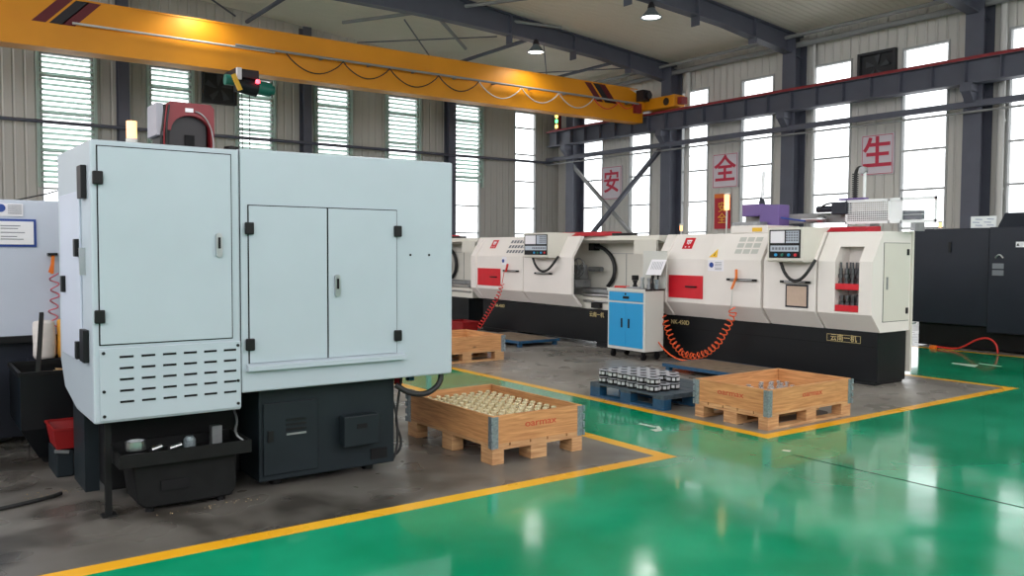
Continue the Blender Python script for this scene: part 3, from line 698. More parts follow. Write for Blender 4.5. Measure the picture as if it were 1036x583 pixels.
# sacks behind bin
def sackobj(x, y, z, w, hh, mm, lab):
    m = MB(); rows = [(0, .85), (.1, 1), (.4, 1.0), (.75, .97), (.93, .92), (.97, .85), (1, .5)]; n = 12
    vs = []
    for h_, s_1 in rows:
        for k in range(n): an = 2*PI*k/n; vs.append((x+w/2*s_1*math.cos(an)*(1+.06*math.sin(3*an+h_*5)), y+.06*s_1*math.sin(an), z+hh*h_))
    m.add(vs, [(i*n+k, i*n+(k+1) % n, (i+1)*n+(k+1) % n, (i+1)*n+k) for i in range(len(rows)-1) for k in range(n)]+[tuple(range((len(rows)-1)*n, len(rows)*n)), tuple(range(n-1, -1, -1))], True)
    solo(m, 'sack', mm, (x, y, z), lab, 'sack')
solo(B(.80, 1.12, 7.24, 7.34, 0, .66), 'support_block', navy, (.96, 7.29, 0), 'dark block that the sacks stand on behind the black bin', 'block')
sackobj(.91, 7.27, .66, .16, .29, sack, 'white woven sack standing behind the black bin')
sackobj(1.06, 7.27, .66, .13, .30, sackorange, 'orange and yellow sack beside the white one behind the bin')
solo(B(.30, .52, 7.05, 7.3, .0, .62), 'blue_box', bluepallet, (.41, 7.1, 0), 'blue container at the left edge behind the black bin', 'container', bevel=.01)
solo(MB().tube(smooth_path([(-.6, 5.22, .012), (0, 5.42, .012), (.46, 5.57, .012), (.72, 5.66, .012), (.79, 5.72, .012)]), .012, 8), 'floor_cable', rubber, (.2, 5.5, 0), 'black cable lying across the concrete at the lower left', 'cable')
# oily scraps round the machine foot
m = MB()
for k in range(60):
    x = random.uniform(.80, .86); x = random.uniform(.6, .9) if k < 30 else random.uniform(1.15, 1.75); y = random.uniform(5.72, 5.85) if k < 30 else random.uniform(4.93, 5.02); s = random.uniform(.004, .01)
    m.add([(x, y, .001), (x+s, y+s*.4, .001), (x+s*.3, y+s, .001), (x+s*.4, y+s*.4, .006)], [(0, 1, 3), (1, 2, 3), (2, 0, 3)])
o = solo(m, 'metal_chips', swarf, (1.2, 5.3, 0), 'loose metal chips scattered on the floor round the pale machine base', 'chips'); o['kind'] = 'stuff'

# ---------------------------------------------------------------- pallets and collars
def pallet(x0, y0, lx, ly, label, mats=(palletw, palletw), long_x=None, group=None, skids=True):
    t = thing('pallet', (x0+lx/2, y0+ly/2, 0), label, 'pallet', group)
    lx_long = lx >= ly if long_x is None else long_x
    def bx(u0, u1, v0, v1, z0, z1):   # u along the long side, v across
        return B(x0+u0, x0+u1, y0+v0, y0+v1, z0, z1) if lx_long else B(x0+v0, x0+v1, y0+u0, y0+u1, z0, z1)
    L, Wd = (lx, ly) if lx_long else (ly, lx)
    bw = .145; mid = .10
    for i, (v0, w) in enumerate(((0, bw), ((Wd-bw)/2, bw), (Wd-bw, bw), (bw+.012, (Wd-3*bw)/2-.024), ((Wd+bw)/2+.012, (Wd-3*bw)/2-.024))):
        bx(0, L, v0, v0+w, .122, .144).build('deck_board', mats[0], t, .002)
    for u0 in (0, (L-bw)/2, L-bw): bx(u0, u0+bw, 0, Wd, .100, .122).build('cross_board', mats[0], t, .002)
    for u0 in (0, (L-bw)/2, L-bw):
        for v0, w in ((0, .1), ((Wd-bw)/2, bw), (Wd-.1, .1)): bx(u0, u0+bw, v0, v0+w, .022 if skids else 0, .100).build('block', mats[1], t, .003)
    for v0, w in ((0, .1), ((Wd-bw)/2, bw), (Wd-.1, .1)) if skids else (): bx(0, L, v0, v0+w, 0, .022).build('bottom_board', mats[1], t, .002)
    return t
def collar(x0, y0, lx, ly, label, marks):
    t = thing('pallet_collar', (x0+lx/2, y0+ly/2, .144), label, 'crate'); z0, z1, th = .144, .344, .02
    B(x0, x0+lx, y0, y0+th, z0, z1).build('side_board', pine, t, .003)
    B(x0, x0+lx, y0+ly-th, y0+ly, z0, z1).build('side_board', pine, t, .003)
    B(x0, x0+th, y0+th, y0+ly-th, z0, z1).build('side_board', pine, t, .003)
    B(x0+lx-th, x0+lx, y0+th, y0+ly-th, z0, z1).build('side_board', pine, t, .003)
    for cx, sx in ((x0, 1), (x0+lx, -1)):
        for cy, sy in ((y0, 1), (y0+ly, -1)):
            m = MB()
            m.box(min(cx-.004*sx, cx+.048*sx), max(cx-.004*sx, cx+.048*sx), min(cy, cy-.004*sy), max(cy, cy-.004*sy), z0-.03, z1-.006)
            m.box(min(cx, cx-.004*sx), max(cx, cx-.004*sx), min(cy, cy+.048*sy), max(cy, cy+.048*sy), z0-.03, z1-.006)
            for k in range(4): m.cyl((cx-.008*sx, cy-.008*sy, z0-.028+k*.06), (cx-.008*sx, cy-.008*sy, z0+.015+k*.06), .010, n=10)
            m.build('corner_hinge', galv, t)
    for kind, pos in marks:
        if kind == 'y': text_mb('oarmax', .072, frame_negy((pos, y0-.001, .262)) @ Matrix.Diagonal((1.3, 1, 1, 1))).build('stencil', crateink, t)
        else: text_mb('oarmax', .072, frame_negx((x0-.001, pos, .262)) @ Matrix.Diagonal((1.3, 1, 1, 1))).build('stencil', crateink, t)
    return t
pallet(3.335, 4.80, .82, 1.2, 'pine pallet under the crate of brass fittings, beside the pale machine', skids=False)
collar(3.335, 4.80, .82, 1.2, 'wooden collar crate holding upright brass fittings beside the pale machine', [('y', 3.76)])
pallet(5.87, 4.42, 1.2, .80, 'pine pallet at the yellow corner under the rightmost wooden crate')
collar(5.87, 4.42, 1.2, .80, 'rightmost wooden collar crate, nearly empty, at the yellow line corner', [('y', 6.48), ('x', 4.82)])
pallet(5.53, 9.42, 1.2, .95, 'pine pallet partly hidden behind the right edge of the pale machine')
collar(5.53, 9.42, 1.2, .95, 'wooden collar crate farthest back, partly hidden by the pale machine', [])
# brass fittings: individuals sharing one mesh
def instances(mb, name, m, spots, label, cat, group, sub=None):
    first = None
    for s in spots:
        if first is None:
            first = mb.build(name, m); o = first
            if sub:
                s2 = sub[0].build(sub[1], sub[2], first)
        else: o = copy_tree(first)
        o.location = s[:3]
        if len(s) > 3: o.rotation_euler = s[3]
        tag(o, label, cat, group)
bm_ = MB().lathe((0, 0, 0), [(.001, 0), (.021, 0), (.021, .02), (.009, .03), (.009, .082), (.021, .088), (.023, .112), (.015, .118), (.009, .118), (.009, .09), (.001, .09)], 10)
sp = []
for i in range(9):
    for j in range(13):
        sp.append((3.335+.075+i*.083+random.uniform(-.004, .004), 4.80+.07+j*.088+random.uniform(-.004, .004), .188))
solo(B(3.36, 4.13, 4.825, 5.975, .1445, .188), 'cardboard_layer', mat('cardboard', srgb(120, 88, 54), .8), (3.7, 5.4, .144), 'cardboard layer under the brass fittings in the nearest crate', 'cardboard')
instances(bm_, 'brass_fitting', brass, sp, 'brass fitting standing upright in rows in the crate beside the pale machine', 'fitting', 'brass fittings in the nearest crate')
# steel parts in crate 2
pm = MB().lathe((0, 0, 0), [(.001, 0), (.026, 0), (.026, .03), (.016, .036), (.016, .06), (.022, .064), (.022, .08), (.001, .08)], 10)
sp = []
for k in range(46):
    x = random.uniform(6.0, 6.6); y = random.uniform(4.50, 4.9)
    if all((x-a[0])**2+(y-a[1])**2 > .065**2 for a in sp): sp.append((x, y, .1445+random.choice([0, 0, .04])*0))
solo(B(5.90, 6.62, 4.445, 4.93, .1442, .225), 'parts_layer', dullsteel, (6.4, 4.8, .144), 'bed of dark metal parts filling the rightmost crate', 'parts')
sp = [(a, b, .226) for a, b, c_ in sp]
instances(pm, 'steel_fitting', mat('bright_steel', (.78, .77, .78), .25, .9), sp, 'bright steel fitting standing in the rightmost wooden crate', 'fitting', 'steel fittings in the rightmost crate')
# blue pallet with bearing rings
pallet(5.80, 5.54, .95, 1.04, 'blue painted pallet carrying stacked steel rings at the yellow line', (bluedeck, bluepallet), long_x=False)
rm = MB(); R = .066
rm.lathe((0, 0, 0), [(.034, 0), (R-.006, 0), (R, .004), (R, .012), (R-.01, .016), (R-.01, .052), (R, .056), (R, .066), (R-.006, .07), (.034, .07), (.034, 0)], 24)
rm.mi = 1
for a in range(8):
    an = a*PI/4; rm.xf = Matrix.Rotation(an, 4, 'Z'); rm.box(R-.014, R-.003, -.015, .015, .020, .048)
rm.xf = None; rm.mi = 2; rm.lathe((0, 0, 0), [(.036, .0703), (R-.006, .0703), (R+.0005, .066), (R+.0005, .062)], 24); rm.mi = 0
sp = []
for i in range(4):
    for j in range(6):
        for k in range(2):
            if i == 1 and j == 0 and k == 1: continue
            if i == 3 and j in (0, 5): continue
            sp.append((5.885+i*.135, 5.76+j*.137, .1445+k*.0705, (0, 0, random.uniform(0, 6))))
RM = [blackp, mat('bright_window', srgb(214, 214, 218), .35, .3), mat('pale_metal_face', srgb(176, 176, 184), .4, .3)]
instances(rm, 'bearing_ring', RM, [q for q in sp if q[2] < .18], 'black and silver ring in the bottom layer on the blue pallet', 'ring', 'bottom layer of rings on the blue pallet')
instances(rm, 'bearing_ring', RM, [q for q in sp if q[2] > .18], 'black and silver ring in the top layer on the blue pallet, pale face up', 'ring', 'top layer of rings on the blue pallet')

# operator platforms
def platform(x0, x1, y0, y1, lab):
    t = thing('standing_platform', ((x0+x1)/2, (y0+y1)/2, 0), lab, 'platform')
    m = MB(); n = max(3, int((y1-y0)/.14)); st_ = (y1-y0)/n
    for i in range(n): m.box(x0, x1, y0+i*st_+.004, y0+(i+1)*st_-.004, .08, .10)
    m.build('deck', deckwood, t)
    m = MB(); m.box(x0-.02, x0+.0, y0-.02, y1+.02, .06, .10); m.box(x1, x1+.02, y0-.02, y1+.02, .06, .10); m.box(x0, x1, y0-.02, y0, .06, .10); m.box(x0, x1, y1, y1+.02, .06, .10)
    m.build('frame', bluepallet, t)
    for x in (x0+.04, x1-.04):
        for y in (y0+.04, y1-.04): B(x-.03, x+.03, y-.03, y+.03, 0, .08).build('foot', bluepallet, t)
platform(7.75, 8.5, 5.75, 7.4, 'low blue-edged standing platform in front of the rightmost cream lathe')
platform(7.75, 8.52, 10.45, 11.75, 'low blue-edged standing platform in front of the middle cream lathe')

# ---------------------------------------------------------------- lathes
FX, BX = 8.68, 9.46
PROF = [(BX, .60), (8.86, .60), (FX, .80), (FX, 1.39), (8.88, 1.73), (BX, 1.73)]
def fx_at(z): return FX if z <= 1.39 else FX+(z-1.39)*.2/.34
def cover(y0, y1, name, mm, par, off=0., bevel=.008, prof=PROF):
    return MB().prism([(x-(off if x < BX else 0), z) for x, z in prof], 'y', y0, y1).build(name, mm, par, bevel)
def handle_y(y0, y1, z, par, x=FX-.02, bright=0):
    m = MB(); m.bar((x-.03, y0, z), (x-.03, y1, z), .02, .028); m.box(x-.03, x+.015, y0+.02, y0+.05, z-.012, z+.012); m.box(x-.03, x+.015, y1-.05, y1-.02, z-.012, z+.012)
    h_ = m.build('handle', blackp, par)
    m = MB(); m.bar((x-.042, y0+.06, z), (x-.042, y1-.06, z), .003, .016); m.build('grip', steel, h_)
def plate(par, y0, y1, z0, z1, x=8.845):
    p = B(x-.004, x, y0, y1, z0, z1).build('nameplate', blackp, par)
    return p
def text_on(par, body, size, y, z, x, mm, name='lettering'):
    return text_mb(body, size, frame_negx((x, y, z))).build(name, mm, par)
gold = mat('gold_letters', srgb(206, 186, 130), .4)
def left_section(t, y0, y1):
    """end section with the red hatch; y1 is the far end"""
    s = cover(y0, y1, 'headstock_cover', cream, t)
    cover(y1-.16, y1, 'end_rib', cream, s, .03)
    B(FX-.012, FX, y0+.06, y1-.20, .86, 1.17).build('red_hatch', redp, s, .004)['label'] = 'bright red hatch panel'
    m = MB(); m.bar((FX-.035, y0+.16, 1.02), (FX-.035, y0+.34, 1.02), .015, .02); m.box(FX-.035, FX-.01, y0+.16, y0+.18, 1.01, 1.03); m.box(FX-.035, FX-.01, y0+.32, y0+.34, 1.01, 1.03); m.build('hatch_handle', blackp, s)
    # red maker's badge on the slanted top
    z0, z1 = 1.53, 1.68; m = MB(); e_ = .004; q = [(fx_at(z0)-e_, z0), (fx_at(z1)-e_, z1)]
    yb0, yb1 = y0+.34, y0+.52
    m.add([(q[0][0], yb0, q[0][1]), (q[0][0], yb1, q[0][1]), (q[1][0], yb1, q[1][1]), (q[1][0], yb0, q[1][1])], [(0, 1, 2, 3)])
    m.add([(q[0][0]+e_+.001, yb0, q[0][1]), (q[0][0]+e_+.001, yb1, q[0][1]), (q[1][0]+e_+.001, yb1, q[1][1]), (q[1][0]+e_+.001, yb0, q[1][1])], [(3, 2, 1, 0)])
    bd_ = m.build('red_badge', redp, s)
    m = MB(); zz = lambda z: fx_at(z)-.007
    def qd(ya, yb_, za, zb): m.add([(zz(za), ya, za), (zz(za), yb_, za), (zz(zb), yb_, zb), (zz(zb), ya, zb)], [(0, 1, 2, 3)])
    ym = (yb0+yb1)/2; qd(ym-.045, ym+.045, 1.635, 1.65); qd(ym-.008, ym+.008, 1.59, 1.635); qd(ym+.02, ym+.036, 1.60, 1.635); qd(ym-.036, ym-.02, 1.60, 1.635); qd(ym-.045, ym-.02, 1.55, 1.562); qd(ym+.02, ym+.045, 1.55, 1.562)
    m.build('emblem', paper, bd_)
    return s
def control_box(t, y0, y1, z0=1.375, z1=1.785, x0=8.45):
    m = MB(); m.prism([(x0, z0+.02), (x0, z1-.01), (x0+.03, z1), (9.2, z1), (9.2, 1.72), (8.88, 1.70), (8.72, z0), (x0+.02, z0)], 'y', y0, y1); cb = m.build('control_box', creamend, t, .006)
    pn = B(x0-.006, x0, y0+.03, y1-.03, z0+.05, z1-.03).build('panel', blackp, cb)
    w = y1-y0
    B(x0-.009, x0-.006, y0+.5*w, y1-.05, 1.60, 1.74).build('display', paper, cb)
    B(x0-.009, x0-.006, y0+.05, y0+.46*w, 1.60, 1.74).build('keypad', screen, cb)
    m = MB(); [m.box(x0-.011, x0-.009, y0+.06+a*.035, y0+.085+a*.035, 1.62+b*.03, 1.64+b*.03) for a in range(5) for b in range(4)]; m.build('keys', inkgrey, cb)
    B(x0-.009, x0-.006, y0+.05, y1-.05, 1.50, 1.57).build('button_strip', screen, cb)
    m = MB(); [m.box(x0-.011, x0-.009, y0+.07+a*.045, y0+.10+a*.045, 1.52, 1.55) for a in range(8)]; m.build('buttons', inkgrey, cb)
    for k, mm in enumerate((redp, bluecart, greenm, bluecart)): MB().cyl((x0-.02, y0+.09+k*.09, 1.46), (x0-.006, y0+.09+k*.09, 1.46), .018, n=12).build('knob', mm, cb)
    ys_, ye = y1-.12, y0-.06
    pts = [(x0+.1, ys_, z0+.0)] + [(x0+.1-.02*math.sin(PI*k/10), ys_+(ye-ys_)*k/10, z0-.22*math.sin(PI*k/10)**.7) for k in range(1, 10)]+[(x0+.16, ye, z0+.03)]
    MB().tube(smooth_path(pts, 1), .02, 8).build('cable_conduit', rubber, cb)
def slant_grille(par, y0, y1, z0, z1, nx, nz, mm=inkgrey):
    m = MB(); wy = (y1-y0)/nx; wz = (z1-z0)/nz
    for i in range(nx):
        for k in range(nz):
            a, b = y0+i*wy+.012, y0+(i+1)*wy-.012; c_, d = z0+k*wz+.01, z0+(k+1)*wz-.01
            if len(par) == 2: off = par[1]
            m.add([(fx_at(c_)-off, a, c_), (fx_at(c_)-off, b, c_), (fx_at(d)-off, b, d), (fx_at(d)-off, a, d)], [(0, 1, 2, 3)])
    m.build('vent_windows', mat('vent_grey', srgb(190, 190, 184), .5), par[0])

# --- rightmost lathe (turning centre with tool window)
L2 = thing('turning_lathe', (9.1, 6.8, 0), 'rightmost cream and black lathe with a tool window and two red shelves', 'lathe')
m = MB(); m.box(8.85, BX-.02, 5.22, 8.45, .03, .60); m.prism([(8.85, .0), (BX-.02, .0), (BX-.02, .03), (8.85, .03)], 'y', 5.25, 8.4)
bs2 = m.build('base', base_black, L2, .008)
m = MB(); m.box(8.845, 8.85, 5.22, 8.45, .60-.17, .60-.165); m.build('groove', seam, bs2)
left_section(L2, 7.55, 8.42)
d_ = cover(6.66, 7.54, 'sliding_door', cream, L2, .035)
handle_y(6.70, 7.16, 1.14, d_, FX-.035)
slant_grille((d_, .038), 6.74, 7.12, 1.46, 1.69, 3, 3)
def sticker(par, y0, y1, z0, z1, x, mm, name='label_sheet'): return B(x-.003, x, y0, y1, z0, z1).build(name, mm, par)
q = sticker(d_, 7.24, 7.50, 1.24, 1.385, FX-.035, paper); MB().cyl((FX-.042, 7.44, 1.32), (FX-.038, 7.44, 1.32), .035, n=18).build('blue_disc', inkblue, q)
m = MB(); [m.box(FX-.040, FX-.038, 7.27, 7.38, z, z+.006) for z in (1.35, 1.33, 1.31, 1.28, 1.26)]; m.build('print_lines', inkgrey, q)
zz = lambda z: fx_at(z)-.040
m = MB(); m.add([(zz(1.42), 7.36, 1.42), (zz(1.42), 7.50, 1.42), (zz(1.53), 7.40, 1.53)], [(0, 1, 2)]); m.build('warning_triangle', inkyellow, d_)
m = MB(); m.add([(zz(1.44)-.003, 7.41, 1.44), (zz(1.44)-.003, 7.43, 1.44), (zz(1.49)-.003, 7.415, 1.49)], [(0, 1, 2)]); m.build('warning_mark', seam, d_)
d2_ = cover(5.90, 6.63, 'sliding_door', cream, L2, .02)
handle_y(5.95, 6.36, 1.14, d2_, FX-.02)
B(FX-.028, FX-.02, 5.99, 6.30, .835, 1.11).build('panel_frame', navy, d2_); B(FX-.031, FX-.028, 6.01, 6.28, .855, 1.09).build('brown_sheet', brownpanel, d2_)
control_box(L2, 5.93, 6.42)
# raised box over the first door
B(8.84, 9.5, 6.72, 7.30, 1.73, 1.83).build('top_housing', cream, L2, .01)
B(8.835, 8.84, 6.80, 6.95, 1.75, 1.80).build('maker_plate', inkyellow, L2)
# near section with the tool recess
yn0, yn1, r0_, r1_ = 5.2, 5.88, 5.36, 5.66
nd = MB()
P = [(x-.0, z) for x, z in PROF]
nd.prism(P, 'y', yn0, r0_); nd.prism(P, 'y', r1_, yn1)
nd.prism([(BX, .60), (8.86, .60), (FX, .80), (FX, .82), (BX, .82)], 'y', r0_, r1_)
nd.prism([(BX, 1.56), (fx_at(1.56), 1.56), (8.88, 1.73), (BX, 1.73)], 'y', r0_, r1_)
nd.box(8.96, BX, r0_, r1_, .82, 1.56)
ne = nd.build('tool_section_cover', cream, L2)
for z in (.825, 1.07): B(FX+.005, 8.96, r0_+.003, r1_-.003, z, z+.07).build('red_shelf', redp, ne, .004)
B(8.90, 9.43, yn0-.008, yn0, .72, 1.60).build('end_door', creamend, ne, .003)
m = MB()
for a, b, c_, d in ((8.895, 9.435, .715, .72), (8.895, 9.435, 1.60, 1.605), (8.895, 8.90, .715, 1.605)): m.box(a, b, yn0-.004, yn0, c_, d)
m.build('end_door_seam', seam, ne)
for z in (1.50, .83): B(9.36, 9.40, yn0-.02, yn0-.006, z-.035, z+.035).build('hinge', blackp, ne, .004)
B(8.945, 8.965, yn0-.02, yn0-.006, 1.08, 1.22).build('latch', dullsteel, ne)
B(BX, BX+.035, 5.18, 8.4, .12, 1.74).build('rear_panel', creamend, L2)
m = MB(); m.cyl((BX+.0, 5.2, .68), (BX+.14, 5.2, .68), .01); m.build('bracket', steel, L2)
plx = 8.844
p1 = plate(L2, 5.42, 5.86, .455, .545, 8.85); m = MB()
for a, b, c_, d in ((5.425, 5.855, .459, .463), (5.425, 5.855, .537, .541), (5.425, 5.429, .459, .541), (5.851, 5.855, .459, .541)): m.box(8.8445, 8.846, a, b, c_, d)
m.build('plate_border', gold, p1); text_on(p1, '云南一机', .085, 5.64, .50, 8.8445, gold)
p2 = plate(L2, 8.0, 8.32, .45, .56, 8.85); text_on(p2, 'NK-450D', .085, 8.16, .505, 8.8445, gold)
m = MB(); m.prism([(8.9, 1.735), (9.25, 1.735), (9.25, 1.80), (9.0, 1.79)], 'y', 5.45, 6.9); m.build('red_lid', redlid, L2, .006)['label'] = 'red sloping lid strip'
# tool holders on the two shelves
holderm = mat('dark_tool_steel', (.16, .16, .17), .3, .9)
th = MB().lathe((0, 0, 0), [(.001, 0), (.028, 0), (.028, .02), (.018, .03), (.018, .06), (.030, .065), (.030, .10), (.020, .11), (.020, .17), (.012, .175), (.012, .24), (.001, .24)], 14)
tp = [(8.76, r0_+.05+.075*i, 1.1405) for i in range(4)]+[(8.86, r0_+.07+.075*i, 1.1405) for i in range(3)]
instances(th, 'tool_holder', holderm, tp, 'steel tool holder standing on the upper red shelf of the rightmost lathe', 'tool holder', 'tool holders on the upper shelf')
th2 = MB().lathe((0, 0, 0), [(.001, 0), (.032, 0), (.032, .03), (.02, .04), (.02, .07), (.026, .075), (.026, .11), (.001, .11)], 14)
tp = [(8.76, r0_+.05+.068*i, .8955) for i in range(4)]+[(8.86, r0_+.07+.075*i, .8955) for i in range(3)]
instances(th2, 'tool_holder', holderm, tp, 'short steel tool holder on the lower red shelf of the rightmost lathe', 'tool holder', 'tool holders on the lower shelf')
# beacon on the rightmost lathe
def beacon(x, y, z0, z1, lab, r=.03, glow=.12):
    t = thing('signal_beacon', (x, y, z0), lab, 'beacon')
    MB().cyl((x, y, z0), (x, y, z1-glow), .012, n=10).build('pole', pipewhite, t)
    MB().cyl((x, y, z1-glow), (x, y, z1), r, n=16).build('orange_lens', orange_emit, t)
    MB().cyl((x, y, z1), (x, y, z1+.03), r+.004, n=16).build('cap', pipewhite, t)
beacon(9.0, 7.50, 1.73, 2.25, 'tall orange signal beacon on top of the rightmost lathe, before the red notice', .035, .2)
beacon(9.1, 8.40, 1.73, 1.86, 'short orange beacon at the left end of the rightmost lathe top', .02, .07)

# gantry loader on top of lathe 2
G = thing('gantry_loader', (9.45, 6.3, 1.74), 'white and purple gantry loader with guard frame on top of the rightmost lathe', 'loader')
gx = 9.25
m = MB()
for z in (1.83, 2.085): m.box(gx-.02, gx, 4.93, 6.03, z, z+.032)
for y in (4.93, 5.32, 5.47, 6.01): m.box(gx-.02, gx, y, y+.02, 1.83, 2.117)
for k in range(8): m.box(gx-.014, gx-.008, 5.49, 6.01, 1.875+k*.026, 1.883+k*.026)
for k in range(22): m.box(gx-.016, gx-.010, 5.49+k*.0245, 5.494+k*.0245, 1.85, 2.095)
m.box(gx-.012, gx-.006, 5.34, 5.47, 1.85, 2.095)
for k in range(4): m.box(gx-.014, gx-.008, 4.95, 5.32, 1.92+k*.04, 1.924+k*.04)
m.build('guard_frame', whitep, G)
B(gx+.02, gx+.1, 5.12, 5.36, 1.87, 1.97).build('gripper', inkgrey, G)
B(gx+.1, gx+.22, 5.3, 7.6, 1.86, 1.98).build('rail_beam', steelgrey2, G)
m = MB(); [m.box(gx+.0, gx+.2, y-.03, y+.03, 1.74, 1.87) for y in (5.2, 5.75, 7.2)]; m.build('support_foot', dullsteel, G)
m = MB(); m.box(gx-.03, gx+.06, 5.78, 6.12, 2.118, 2.14); m.build('purple_plate', purple, G)
m = MB(); m.box(gx-.05, gx+.08, 6.0, 6.2, 1.95, 2.10); m.cyl((gx, 6.12, 2.02), (gx, 6.42, 2.02), .04); m.build('servo_motor', navy, G, .01)
m = MB(); m.cyl((gx, 6.3, 1.9), (gx, 6.65, 1.9), .018); m.cyl((gx, 6.32, 1.9), (gx, 6.4, 1.9), .045); m.build('spindle', steel, G)
MB().tube(smooth_path([(gx-.02, 6.05, 2.09), (gx-.03, 6.3, 2.09), (gx-.03, 6.38, 2.0)]), .012, 6).build('hose', rubber, G)
MB().cyl((gx, 5.80, 2.13), (gx, 5.80, 2.46), .018).build('lift_rod', whitep, G)
m = MB(); pts = [(gx, 5.92, 2.14), (gx, 5.92, 2.42), (gx, 5.90, 2.48), (gx, 5.86, 2.50), (gx, 5.82, 2.48)]
m.tube(smooth_path(pts, 2), .022, 6)
for k in range(12): m.box(gx-.028, gx+.028, 5.895, 5.945, 2.15+k*.024, 2.163+k*.024)
m.build('cable_chain', rubber, G)
MB().cyl((gx-.03, 5.82, 2.46), (gx+.03, 5.82, 2.46), .045).build('pulley', dullsteel, G)
pg = B(gx-.1, gx+.15, 7.2, 7.50, 1.96, 2.12).build('purple_cover', purple, G, .012)
B(gx-.12, gx+.1, 6.9, 7.20, 1.76, 2.10).build('purple_gearbox', purple, G, .01)
MB().cyl((gx-.02, 7.24, 2.1), (gx-.02, 7.22, 2.55), .022).build('white_column', whitep, G)
MB().lathe((gx-.02, 7.24, 2.1), [(.04, 0), (.04, .05), (.025, .09), (.022, .12)], 12).build('collar', navy, G)
m = MB(); m.box(gx-.3, gx-.15, 7.05, 7.5, 1.80, 1.88); [m.cyl((gx-.31, 7.1+k*.05, 1.84), (gx-.29, 7.1+k*.05, 1.84), .02) for k in range(8)]; m.build('linear_slide', dullsteel, G)
MB().tube([(gx-.1, 6.88, 1.93), (gx-.08, 6.7, 1.90), (gx-.06, 6.55, 1.88)], .012, 6).build('hose', inkblue, G)

G.location.y -= .13
